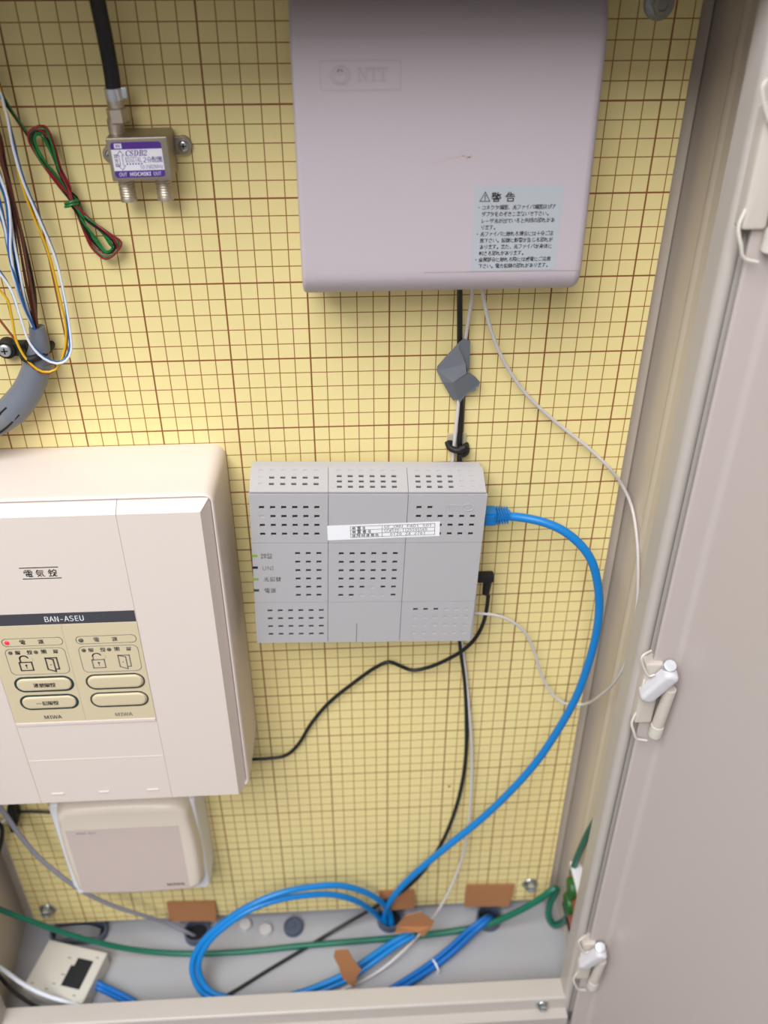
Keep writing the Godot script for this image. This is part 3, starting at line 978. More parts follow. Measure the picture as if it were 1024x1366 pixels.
# ------------------------------------------------------------------ optical network unit
func network_unit() -> void:
	var pos: Vector3 = V(56.4, -278.8, 35)
	var base := V(pos.x, pos.y, 0)
	var t := thing("network_unit", "light grey optical network unit with rows of vent slots and a paper label", "network device", base, -2.1)
	var s := Shape.new()
	# body: upright case with a sloping top
	var o2 := PackedVector2Array([Vector2(0.4, 0.0), Vector2(0.0, -2), Vector2(1.6, -130.6), Vector2(159.2, -130.6), Vector2(156.6, -2), Vector2(156.2, 0.0)])
	var rings := []
	for q in [[6.0, 1.2, 7.2], [12.0, 0.9, 6.6], [33.0, 0.1, 0.2], [33.4, 0.2, 0.0]]:
		var r := []
		for p in o2:
			var y: float = p.y + (q[2] if p.y > -5 else 0.0)
			var x: float = p.x + (q[1] if p.x < 80 else -q[1])
			r.append(Vector3(x, y, q[0]))
		rings.append(r)
	s.loft(rings)
	var body := part("body", s, M.onu, t)
	s = Shape.new()
	s.box(V(25, -112, 0), V(112, -22, 6.1), 1.0)
	part("wall_mount", s, M.onu, t)
	# front panels: three columns by three rows, with grooves between and slots through them
	var xs := [0.2, 52.0, 104.6, 157.4]
	var ys := [-0.3, -39.7, -92.0, -130.4]
	var vents := {
		"00": [8.2, -10.6, 7.25, -7.2, 6, 4, [[0, 1]], []],
		"20": [112.2, -10.6, 7.3, -7.2, 6, 4, [], [[2, 0], [3, 0], [4, 0], [5, 0]]],
		"01": [31.2, -48.6, 7.25, -7.37, 3, 6, [], []],
		"11": [61.0, -48.9, 7.42, -7.37, 6, 6, [[3, 4], [2, 5], [3, 5], [4, 5]], []],
		"02": [10.8, -99.6, 7.3, -7.45, 6, 4, [], []],
		"22": [114.8, -99.3, 7.4, -7.45, 6, 4, "blank", []],
	}
	var dark := Shape.new()
	for i in 3:
		for j in 3:
			var x0: float = xs[i] + 0.18
			var x1: float = xs[i + 1] - 0.18
			var y1: float = ys[j] - 0.18
			var y0: float = ys[j + 1] + 0.18
			var holes := []
			var key := "%d%d" % [i, j]
			if vents.has(key):
				var g = vents[key]
				for a in g[4]:
					for b in g[5]:
						var missing := false
						for q in g[7]:
							missing = missing or (q[0] == a and q[1] == b)
						if missing:
							continue
						var blank := false
						if g[6] is String:
							blank = not (b == 0 and a < 3)
						else:
							for q in g[6]:
								blank = blank or (q[0] == a and q[1] == b)
						var cx: float = g[0] + a * g[2]
						var cy: float = g[1] + b * g[3]
						if blank:
							holes.append([cx, cy, 3.1, 2.0, 0.45, true])
						else:
							holes.append([cx, cy, 3.4, 2.3, 1.0])
							dark.face(Vector3(cx - 1.9, cy - 1.1, 34.02), Vector3(cx + 1.9, cy - 1.1, 34.02), Vector3(cx + 1.9, cy + 1.25, 34.02), Vector3(cx - 1.9, cy + 1.25, 34.02))
			s = Shape.new()
			s.plate(x0, y0, x1, y1, 35.0, 1.6, holes)
			part("front_panel", s, M.onu, body, "", 10.0)
	# the sloping top: three panels with slots of their own
	var top := Transform3D(Basis(Vector3.RIGHT, Vector3(0, 6.6, -21.0).normalized(), Vector3(0, 21.0, 6.6).normalized()), Vector3(0, 0.05, 33.6))
	var tops := [[14.8, 7.3, 5, [6.5, 12.0], 0, 8.0], [59.3, 7.25, 6, [4.2, 8.8, 13.4], 0, 0.0], [111.5, 7.25, 6, [4.2, 8.8, 13.4], 4, 0.0]]
	for i in 3:
		var holes := []
		var g = tops[i]
		for a in g[2]:
			for y in g[3]:
				var cx: float = g[0] + a * g[1]
				if g[4] > 0 and a >= g[4]:
					holes.append([cx, y, 3.0, 1.6, 0.3, true])
				else:
					holes.append([cx, y, 3.3, 1.8, 1.2])
					dark.face(top * Vector3(cx - 1.9, y - 1.1, 0.12), top * Vector3(cx + 1.9, y - 1.1, 0.12), top * Vector3(cx + 1.9, y + 1.1, 0.12), top * Vector3(cx - 1.9, y + 1.1, 0.12))
			holes.append([g[0] + a * g[1], 18.0, 3.0, 1.4, 0.3, true])
		if i == 0:
			for y in [6.5, 12.0, 18.0]:
				holes.append([7.6, y, 3.0, 1.5, 0.3, true])
		var flat := Shape.new()
		flat.plate(xs[i] + (0.5 if i == 0 else 0.18), -0.4, xs[i + 1] - (1.2 if i == 2 else 0.18), 21.6, 1.3, 1.3, holes)
		s = Shape.new()
		s.add(flat, top)
		part("top_panel", s, M.onu, body, "", 10.0)
	var dk := part("vent_slots", dark, M.slot, body)
	dk.set_meta("kind", "stuff")
	# lamps at the left edge
	for k in 4:
		s = Shape.new()
		var y: float = [-50.4, -60.6, -70.8, -80.8][k]
		s.box(V(0.0, y - 1.1, 33.4), V(3.9, y + 1.1, 35.15), 0.25)
		part("led_lamp", s, [M.led_green, M.slot, M.led_green, M.led_dark][k], body, ["green lamp", "dark lamp", "green lamp", "dim green lamp"][k])
	s = Shape.new()
	ink(s, "認証", 6.0, -48.4, 3.8, 4.4, 4.2, 0.42, 35.06)
	latin(s, "UNI", "Droid Sans", 400, 7.0, -62.9, 7.6, 3.4, 35.06)
	ink(s, "光回線", 7.4, -68.7, 3.6, 4.2, 4.1, 0.42, 35.06)
	ink(s, "電源", 7.6, -78.8, 3.7, 4.3, 4.2, 0.42, 35.06)
	part("lettering", s, M.print_grey, body)
	# paper label, stuck on a little askew
	var lt := Transform3D(Basis(Vector3.BACK, deg_to_rad(2.6)), Vector3(51.8, -37.4, 0))
	s = Shape.new()
	s.box(V(0, 0, 34.9), V(75.8, 11.9, 35.16), 0, lt)
	var lab := part("paper_label", s, M.paper, t, "white paper label with a printed table")
	s = Shape.new()
	var z := 35.22
	for y in [1.5, 4.55, 7.6, 10.65]:
		line(s, Vector2(15.5, y), Vector2(72.4, y), 0.28, z, lt)
	for x in [15.5, 36.8, 72.4]:
		line(s, Vector2(x, 1.5), Vector2(x, 10.65), 0.28, z, lt)
	ink(s, "装置名", 16.5, 10.4, 2.5, 2.5, 3.5, 0.28, z, lt)
	ink(s, "装置番号", 16.5, 7.35, 2.5, 2.5, 3.5, 0.28, z, lt)
	ink(s, "故障時連絡先", 16.5, 4.3, 2.5, 2.5, 3.1, 0.28, z, lt)
	latin(s, "GE_ONU F4D1 S01", "Droid Sans Mono", 400, 38.2, 7.9, 31.5, 2.5, z, 0, 0, lt)
	latin(s, "SC#SID:1125595569", "Droid Sans Mono", 400, 38.2, 5.0, 29.0, 2.3, z, 0, 0, lt)
	latin(s, "0120 24 2761", "Droid Sans Mono", 400, 42.2, 1.95, 23.5, 2.3, z, 0, 0, lt)
	part("label_lettering", s, M.print, lab)
	# raised maker's mark
	s = Shape.new()
	var c := PackedVector2Array()
	for i in 26:
		c.append(Vector2(145.0 + 4.1 * cos(TAU * i / 26), -10.6 + 3.0 * sin(TAU * i / 26)))
	s.ring_flat(c, Shape.inset(c, 0.6), 34.8, 35.3)
	s.ring_flat(Shape.rrect(143.2, -11.6, 146.8, -8.6, 1.4, 4), Shape.rrect(144.0, -10.8, 146.0, -9.2, 0.7, 4), 34.8, 35.25)
	latin(s, "NTT", "Droid Serif", 700, 129.5, -12.6, 10.2, 4.0, 34.85, 0.4)
	part("maker_lettering", s, M.onu, body)
	s = Shape.new()
	s.box(V(72.6, -130.6, 34.8), V(73.2, -112.0, 35.03))
	part("catch_line", s, M.print_grey, body)

# ------------------------------------------------------------------ small square box under the lock panel
func chime() -> void:
	var t := thing("wall_box", "small square cream and white box mounted below the lock panel", "box", V(-75, -717, 0))
	var o := Transform3D(Basis(), -V(-75, -717, 0))
	var s := Shape.new()
	s.rings_of(Shape.rrect(-137.0, -713.0, -14.2, -586.5, 6, 5), [[0.0, -1.0], [24.0, 0.0], [28.5, 0.3], [30.0, 1.6]], o)
	part("back_box", s, M.white_plastic, t)
	# a cushion-shaped cover: its sides bulge
	var out := PackedVector2Array()
	var n := 14
	var cs := [Vector2(-127.6, -697.2), Vector2(-18.6, -697.2), Vector2(-20.6, -580.8), Vector2(-126.6, -580.8)]
	for e in 4:
		var a: Vector2 = cs[e]
		var b: Vector2 = cs[(e + 1) % 4]
		var nrm := Vector2((b - a).y, -(b - a).x).normalized()
		for k in n:
			var f := float(k) / n
			f = 0.06 + 0.94 * f
			out.append(a.lerp(b, f) + nrm * (sin(PI * f) * 2.8 - 0.6))
	s = Shape.new()
	s.rings_of(out, [[29.0, -2.0], [34.0, -1.2], [39.0, 0.0], [41.2, 1.6], [42.2, 4.0], [42.6, 7.0]], o)
	var cover := part("cover", s, M.cream, t, "", 50.0)
	s = Shape.new()
	s.slab([o * V(-122.6, -604.2, 42.75), o * V(-123.4, -692.4, 42.75), o * V(-29.4, -692.4, 42.75), o * V(-28.2, -604.2, 42.75)], 0.4)
	var fp := part("face_plate", s, M.chime_face, cover, "pinkish face plate")
	s = Shape.new()
	latin(s, "WTU-301", "Droid Sans Mono", 700, -114.0, -610.4, 16.0, 2.3, 42.82, 0, 0, o)
	part("model_lettering", s, M.print, fp)
	s = Shape.new()
	latin(s, "MIWA", "Droid Sans", 700, -48.4, -688.0, 15.6, 3.6, 42.82, 0, 0, o)
	part("maker_lettering", s, M.black, fp)

# ------------------------------------------------------------------ aerial splitter
func splitter() -> void:
	var t := thing("aerial_splitter", "small metal two-way aerial splitter with a purple and white label", "splitter", V(15.4, -83, 0), 0.9)
	var s := Shape.new()
	s.box(V(-15.6, 0, 2.5), V(16.4, 22.2, 25), 0.8)
	part("body", s, M.cast, t)
	for e in [-1, 1]:
		s = Shape.new()
		var c: Vector2 = Vector2(-18.6, 9.0) if e < 0 else Vector2(20.6, 12.6)
		var o := PackedVector2Array()
		for i in 22:
			var a := TAU * i / 22
			o.append(c + Vector2(cos(a), sin(a)) * 5.0)
		s.prism(o, 0.0, 3.2, 0.5)
		s.box(V(minf(c.x, e * 14.0), c.y - 4.6, 0.0), V(maxf(c.x, e * 14.0), c.y + 4.6, 3.0), 0.3)
		var ear := part("mounting_ear", s, M.cast, t)
		screw(t, "ear_screw", V(c.x + e * 0.6, c.y, 3.2), 2.9, 1.8, M.zinc)
		ear.set_meta("label", "mounting ear")
	for px in [-11.2, 9.2]:
		s = Shape.new()
		var prof := [[4.7, 0.0], [4.7, -1.5]]
		for k in 7:
			prof.append([4.55, -2.0 - k * 1.4])
			prof.append([4.15, -2.6 - k * 1.4])
		prof.append_array([[4.5, -12.0], [4.5, -13.6], [2.4, -13.8], [2.2, -12.5]])
		s.lathe(prof, Transform3D(Basis(Vector3.RIGHT, Vector3.FORWARD, Vector3.UP), V(px, 0.3, 13.0)), 22)
		part("output_port", s, M.nickel, t)
	s = Shape.new()
	s.cyl(V(-11.5, 22, 13), V(-11.5, 29.5, 13), 4.3, 0.3)
	part("input_port", s, M.nickel, t)
	# label
	var z := 25.05
	s = Shape.new()
	s.prism(Shape.rrect(-13.6, 2.0, 12.9, 20.0, 1.6, 4), 24.8, z)
	var lab := part("name_label", s, M.purple, t, "purple and white printed label")
	s = Shape.new()
	s.box(V(-13.6, 5.6, 24.9), V(12.9, 16.4, z + 0.05))
	s.box(V(-11.6, 17.0, 24.9), V(-7.8, 19.4, z + 0.05))
	part("white_field", s, M.white_print, lab)
	z += 0.12
	s = Shape.new()
	latin(s, "CSDB2", "Droid Serif", 700, -6.6, 13.0, 11.2, 2.9, z, 0, 0.22)
	latin(s, "DIGITAL", "Droid Sans Mono", 700, -6.8, 9.9, 8.4, 2.6, z)
	for k in 6:
		dot_(s, Vector2(-6.2 + k * 1.5, 9.0), 0.42, z)
	latin(s, "2", "Droid Sans", 400, 2.4, 9.6, 1.7, 2.6, z)
	ink(s, "分配器", 4.3, 12.4, 2.5, 2.8, 2.75, 0.26, z)
	latin(s, "10-2602MHz", "Droid Sans", 400, 0.3, 6.3, 12.0, 2.0, z)
	ink(s, "双", -12.6, 14.2, 1.9, 2.0, 2.4, 0.24, z)
	ink(s, "方", -12.6, 11.9, 1.9, 2.0, 2.4, 0.24, z)
	ink(s, "向", -12.6, 9.6, 1.9, 2.0, 2.4, 0.24, z)
	for q in [[-9.9, 8.2, -9.9, 13.4], [-8.3, 8.2, -8.3, 13.4], [-9.9, 13.4, -10.9, 13.4], [-8.3, 13.4, -7.3, 13.4], [-10.9, 13.4, -9.1, 15.8], [-7.3, 13.4, -9.1, 15.8], [-9.9, 8.2, -10.9, 8.2], [-8.3, 8.2, -7.3, 8.2], [-10.9, 8.2, -9.1, 6.0], [-7.3, 8.2, -9.1, 6.0]]:
		line(s, Vector2(q[0], q[1]), Vector2(q[2], q[3]), 0.28, z)
	latin(s, "IN", "Droid Sans", 700, -10.9, 17.5, 2.3, 1.4, z)
	part("dark_lettering", s, M.purple, lab)
	s = Shape.new()
	latin(s, "OUT", "Droid Sans", 400, -11.3, 2.8, 4.0, 1.9, z)
	latin(s, "HOCHIKI", "Droid Sans", 700, -5.6, 2.8, 11.0, 2.0, z)
	latin(s, "OUT", "Droid Sans", 400, 6.8, 2.8, 4.0, 1.9, z)
	part("white_lettering", s, M.white_print, lab)

	# coaxial cable with its connector, screwed on the splitter from above
	var a: Vector3 = V(4.7, -39.2, 13)
	var c := thing("coaxial_cable", "thick black coaxial cable with a nickel connector above the splitter", "cable", a)
	s = Shape.new()
	s.tube([V(-14, 77, 20)-a, V(4.6, 20.5, 20)-a, V(5.1, 1.5, 18)-a, V(5.4, -16.9, 15)-a, V(5.5, -32.7, 13.4)-a, V(0.3, -3, 0)], 4.0, 16, 3.0)
	part("jacket", s, M.cord_black, c)
	var dn := Transform3D(Basis(Vector3.RIGHT, Vector3.FORWARD, Vector3.UP).rotated(Vector3.BACK, 0.04), V(0.2, 0, 0))
	s = Shape.new()
	s.lathe([[4.3, 0.5], [4.7, 0.2], [4.7, -5.2], [4.4, -5.6]], dn, 24)
	s.box(V(4.4, -4.6, -1.5), V(7.2, 0.6, 1.5), 0.3)
	part("crimp_ring", s, M.bright_zinc, c)
	s = Shape.new()
	s.lathe([[4.5, -5.5], [4.5, -7.0], [4.1, -7.2], [4.1, -9.0]], dn, 24)
	part("collar", s, M.nickel, c)
	s = Shape.new()
	s.lathe([[4.7, -9.0], [5.7, -9.6], [5.7, -16.0], [5.2, -16.8], [4.2, -16.9]], dn, 6)
	part("hexagon_nut", s, M.nickel, c, "", 20.0)

# ------------------------------------------------------------------ wires at the left
func multicore() -> void:
	var at: Vector3 = V(-61.9, -176.8, 12)
	var t := thing("multicore_cable", "thick grey multicore cable wrapped in tape with loose coloured wires fanning out", "cable", at)
	var s := Shape.new()
	s.tube([V(-152, -272, 16)-at, V(-140.3, -246.5, 15)-at, V(-117.9, -240.1, 14)-at, V(-97.4, -231.5, 13)-at, V(-84.2, -222, 12.5)-at, V(-76.7, -212.5, 12)-at], 9.0, 18, 3.0)
	part("sheath", s, M.sheath, t)
	s = Shape.new()
	for k in 3:
		s.tube([V(-128.9, -246.4, 14)-at + V(-1 + k * 3, 4.0 - k * 3.4, 8.2), V(-97.7, -232.6, 13)-at + V(-3 + k * 3, 4.0 - k * 3.4, 8.0), V(-84.2, -222, 12.5)-at + V(-4 + k * 3.2, 3.0 - k * 2.6, 8.0)], 0.7, 6, 3.0)
	part("sheath_stripe", s, M.cord_black, t)
	s = Shape.new()
	s.tube([V(-89.3, -226.1, 12.5)-at, V(-77.4, -213.5, 12)-at, V(-69.8, -201.4, 12)-at, V(-65.4, -191.4, 12)-at], [9.8, 8.2], 18, 3.0)
	s.tube([V(-67.4, -196.4, 12)-at, V(-63.9, -186.5, 12)-at, V(-62.1, -177.7, 12)-at, V(-61.8, -170, 12)-at], [8.3, 4.6], 18, 3.0)
	part("tape_wrap", s, M.wrap_tape, t, "blue-grey tape wrap")
	var fan := [
		["wire_brown", [V(-62.2, -171.9, 12)-at, V(-61.7, -145.5, 14)-at, V(-59.8, -116.7, 15)-at, V(-58.4, -91.6, 16)-at, V(-59.7, -66.3, 16)-at], "brown wire"],
		["wire_brown", [V(-60.6, -171.1, 14)-at, V(-58.9, -149.7, 15)-at, V(-57.6, -125, 16)-at, V(-57, -99.8, 16)-at, V(-58.1, -77.6, 17)-at, V(-59.4, -56.7, 17)-at], "brown wire"],
		["wire_brown", [V(-63, -170.5, 13)-at, V(-64.5, -144, 12)-at, V(-62.3, -113.4, 12)-at, V(-60.3, -84.7, 12)-at, V(-62.1, -65.3, 12)-at], "brown wire"],
		["wire_black", [V(-61.1, -170.1, 13)-at, V(-59.8, -157.4, 13)-at, V(-57.9, -139.6, 12)-at, V(-58.4, -117.2, 11)-at, V(-59.3, -97.4, 10)-at, V(-59.9, -75.4, 10)-at, V(-62.7, -61.9, 10)-at], "dark wire"],
		["wire_black", [V(-62.6, -171.4, 10)-at, V(-59.1, -147.5, 9)-at, V(-60, -119, 8)-at, V(-60.1, -89.8, 8)-at, V(-61.8, -62.4, 8)-at], "dark wire"],
		["wire_orange", [V(-63.2, -171.4, 11)-at, V(-60.7, -140.3, 10)-at, V(-59.5, -107.7, 10)-at, V(-59.3, -81.3, 10)-at, V(-61, -58.2, 10)-at], "reddish brown wire"],
		["wire_blue", [V(-61.7, -170.2, 16)-at, V(-63.7, -154.9, 19)-at, V(-64.6, -138.7, 20)-at, V(-65.3, -123.5, 20)-at, V(-61.9, -106.7, 20)-at, V(-60.4, -91.3, 20)-at, V(-63, -78.7, 20)-at], "blue wire"],
		["wire_blue", [V(-62.9, -170.6, 15)-at, V(-64.7, -151.1, 17)-at, V(-65.5, -132.8, 18)-at, V(-65.8, -117.7, 18)-at, V(-64.1, -103.2, 18)-at, V(-64.7, -87, 18)-at], "blue wire"],
		["wire_teal", [V(-63.9, -170.5, 13)-at, V(-65.9, -148.2, 15)-at, V(-64.7, -129.5, 15)-at, V(-62.4, -108.2, 15)-at, V(-61, -85.6, 16)-at, V(-63, -73.9, 16)-at], "teal wire"],
		["wire_white", [V(-63.1, -168.3, 16)-at, V(-64.4, -153, 18)-at, V(-65, -137.8, 19)-at, V(-63.6, -121, 21)-at, V(-60.3, -106.4, 21)-at, V(-58.7, -92.3, 21)-at, V(-61.5, -75.6, 20)-at], "white wire"],
		["wire_white", [V(-64.2, -167.2, 14)-at, V(-66.7, -149.2, 16)-at, V(-66.5, -128.8, 17)-at, V(-64.4, -111.1, 19)-at, V(-64.8, -98.8, 19)-at, V(-66.8, -86.7, 19)-at], "white wire"],
		["wire_white", [V(-63.4, -169.1, 12)-at, V(-64.6, -143.2, 14)-at, V(-64.4, -121.2, 14)-at, V(-62.5, -100.3, 14)-at, V(-63, -78.3, 14)-at], "white wire"],
		["wire_blue", [V(-62.4, -169.2, 14)-at, V(-63.9, -152.8, 15)-at, V(-63.8, -134.5, 16)-at, V(-63, -116.8, 17)-at, V(-61.1, -97.8, 17)-at, V(-60.8, -82.6, 17)-at, V(-62.7, -73.7, 17)-at], "blue wire"],
		["wire_blue", [V(-64.3, -168.6, 13)-at, V(-66.3, -146.8, 14)-at, V(-66.3, -127.3, 15)-at, V(-66.1, -107.9, 16)-at, V(-67.9, -94.7, 16)-at], "blue wire"],
		["wire_white", [V(-63, -168.7, 15)-at, V(-63.2, -150.2, 17)-at, V(-62.1, -132.9, 18)-at, V(-61.1, -114.5, 19)-at, V(-60, -100.9, 19)-at, V(-60.4, -86.8, 19)-at, V(-63.5, -79.7, 19)-at], "white wire"],
		["wire_brown", [V(-62.8, -170.5, 12)-at, V(-61.7, -137.3, 12)-at, V(-60.6, -109.2, 12)-at, V(-58.2, -76.6, 13)-at, V(-59.6, -55.7, 13)-at], "brown wire"],
		["wire_yellow", [V(-54.2, -33.9, 14)-at, V(-52.6, -50.1, 14)-at, V(-51.3, -65, 14)-at, V(-52, -82.3, 14)-at, V(-49.5, -102.5, 14)-at, V(-45.6, -121.6, 14)-at, V(-43.9, -147.8, 15)-at, V(-43.8, -170.7, 16)-at, V(-47.6, -184.6, 17)-at, V(-54.1, -194.9, 19)-at, V(-61.3, -195.2, 21)-at, V(-68.5, -186.7, 22)-at, V(-72, -174.5, 22)-at, V(-71.4, -160.4, 22)-at, V(-71.4, -149, 22)-at, V(-76.7, -139.1, 22)-at], "yellow wire making a long loop"],
		["wire_orange", [V(-54.6, -33.2, 12)-at, V(-52.5, -50.4, 12)-at, V(-51.6, -67.3, 12)-at, V(-52.1, -84, 12)-at, V(-49.5, -103.9, 12)-at, V(-45.6, -128.4, 13)-at, V(-44.2, -152.7, 14)-at, V(-43.6, -171.1, 15)-at, V(-46.8, -184.1, 16)-at, V(-53.3, -194.4, 18)-at, V(-61.8, -197.7, 19)-at, V(-68.8, -189.6, 20)-at, V(-72.2, -176.4, 21)-at], "brown wire beside the yellow loop"],
		["wire_white", [V(-54.1, -36, 16)-at, V(-51.2, -49.7, 16)-at, V(-51.5, -66.4, 16)-at, V(-50.1, -85, 16)-at, V(-45.8, -104.9, 16)-at, V(-41.3, -127.4, 16)-at, V(-40.3, -151.6, 17)-at, V(-41, -172.2, 18)-at, V(-42.4, -182.9, 19)-at, V(-46, -188.2, 21)-at, V(-51.1, -189.1, 23)-at, V(-58, -185, 24)-at, V(-63.8, -175.3, 24)-at, V(-65.6, -159.7, 24)-at, V(-67.8, -142, 23)-at, V(-73.9, -128.7, 23)-at], "white wire making a long loop"],
		["wire_blue", [V(-55.1, -37.8, 14)-at, V(-51.6, -50.8, 14)-at, V(-50.9, -67.8, 15)-at, V(-49.6, -85.3, 15)-at, V(-45.4, -105.6, 15)-at, V(-41.3, -128.2, 15)-at, V(-41, -152, 16)-at, V(-42.2, -172.6, 17)-at, V(-43.4, -182.3, 18)-at, V(-47, -187.7, 20)-at, V(-51.7, -188.6, 22)-at, V(-58.4, -184, 23)-at, V(-64.5, -173.3, 23)-at, V(-66.3, -157.8, 23)-at, V(-68.6, -140.6, 22)-at, V(-73.9, -127.3, 22)-at], "blue wire making a long loop"],
	]
	var row := 0
	for w in fan:
		s = Shape.new()
		# beyond the left edge of the picture the wires go on up the board
		var way: Array = w[1]
		row += 1
		var up := V(-62.0 - row * 1.6, -30, 11.0 + (row % 5) * 1.6) - at
		if way.size() > 11:
			way.push_front(up)
			way.push_front(up + V(-6, 98, 0))
			way.append(way[-1] + V(-14, 30, -4))
		way.append(up + V(1.0, -10, 1.5))
		way.append(up + V(-5, 98, 1.5))
		s.tube(way, 0.72 if w[0] != "wire_black" else 0.75, 8, 3.0)
		part("wire", s, M[w[0]], t, w[2])
	# clamp with its screw
	at = V(-85.3, -187, 0)
	t = thing("cable_clamp", "black plastic cable clamp with a silver cross screw holding the multicore cable", "cable clamp", at)
	s = Shape.new()
	var o := PackedVector2Array()
	for i in 20:
		o.append(Vector2(cos(TAU * i / 20), sin(TAU * i / 20)) * 6.0)
	s.prism(o, 0.0, 7.0, 1.0)
	s.box(V(0, -4.6, 0), V(12, 4.0, 6.0), 0.8)
	s.tube([V(9, -0.5, 5), V(12, -0.2, 14), V(16, 0, 20.5), V(21, 0.4, 20), V(25.5, 0.6, 14), V(26.5, 0.6, 4), V(26, 0.6, 0)], 2.2, 10, 2.0)
	part("strap", s, M.black, t)
	screw(t, "clamp_screw", V(-0.4, 0, 7.0), 4.0, 1.6, M.bright_zinc)

func wire_bundle() -> void:
	var at: Vector3 = V(-28.3, -98.1, 6)
	var t := thing("wire_bundle", "loose bundle of green red and black wires tied in the middle", "wire bundle", at)
	var cols := ["wire_green", "wire_red", "wire_black", "wire_green", "wire_red", "wire_green", "wire_black"]
	var said := {"wire_green": "green wire", "wire_red": "dark red wire", "wire_black": "black wire"}
	for k in cols.size():
		var w := k / 6.0 - 0.5
		var wide: float = [1.0, 1.12, 0.72, 0.55, 0.88, 0.4, 0.62][k]
		var ring := [V(-27.8, -97.6, 8)-at, V(-35, -86.1, 8)-at, V(-42, -73.4, 8)-at, V(-43.8, -64.2, 9)-at, V(-39.7, -58.6, 11)-at, V(-34.7, -58.6, 11)-at, V(-31.8, -66.8, 10)-at, V(-31.1, -79.9, 9)-at, V(-28.3, -90.8, 9)-at, V(-27.1, -97.3, 9)-at, V(-20.6, -107.4, 9)-at, V(-11.4, -114.8, 9)-at, V(-5.9, -121.2, 8)-at, V(-8.1, -126.8, 8)-at, V(-14.6, -129.8, 8)-at, V(-21.5, -123.9, 7)-at, V(-24.6, -115.6, 7)-at, V(-26.7, -106.2, 7)-at, V(-28.5, -98.3, 7)-at]
		var up_axis: Vector3 = (V(-38.2, -70.3, 8)-at)
		var lo_axis: Vector3 = (V(-15.2, -120.6, 8)-at)
		var pts := []
		for i in ring.size():
			var p: Vector3 = ring[i]
			var axis := up_axis if i < 9 else lo_axis
			var along_: Vector3 = axis * (p.dot(axis) / axis.length_squared())
			p = along_ * lerpf(1.0, wide, 0.13) + (p - along_) * wide
			p += V(rng.randf_range(-0.7, 0.7), rng.randf_range(-0.6, 0.6), rng.randf_range(-1.5, 1.5))
			if i in [0, 9, 18]:
				p += V(w * 3.4, w * 2.0, 1.5 * cos(w * 6.0))
			pts.append(p)
		var s := Shape.new()
		s.tube(pts, 0.6, 8, 2.0)
		part("wire", s, M[cols[k]], t, said[cols[k]])
	for k in 3:
		var s := Shape.new()
		var d := V(k * 0.7 - 0.7, 0.4 * k, k * 0.8)
		s.tube([V(-43.3, -66.6, 7)-at + d, V(-46.2, -59.5, 8)-at + d, V(-49.7, -51.8, 9)-at + d, V(-52.4, -44.3, 10)-at + d * 1.3, V(-55.5, -32.6, 11)-at + d * 1.6, V(-58, 20, 11)-at + d, V(-62, 68, 11)-at + d], 0.52, 8, 2.0)
		part("wire", s, M[["wire_red", "wire_black", "wire_green"][k]], t, ["dark red wire", "black wire", "green wire"][k])
	var s := Shape.new()
	var ring := []
	for i in 13:
		var a := TAU * i / 12.0
		ring.append(V(cos(a) * 3.6, sin(a) * 0.9 + cos(a) * 0.9, 2.6 + sin(a) * 3.2))
	s.tube(ring, 0.75, 8, 1.0)
	var ring2 := []
	for p in ring:
		ring2.append(p + V(-0.3, -1.6, 0.2))
	s.tube(ring2, 0.7, 8, 1.0)
	part("tie", s, M.wire_green, t, "green wire tie")

# ------------------------------------------------------------------ cables on the board
func run(called: String, label: String, category: String, pts: Array, r, m: Material, group := "", flat := 1.0, n := 12) -> MeshInstance3D:
	var s := Shape.new()
	s.tube(pts, r, n, 4.0, flat)
	return single(called, s, m, label, category, pts[0], group)

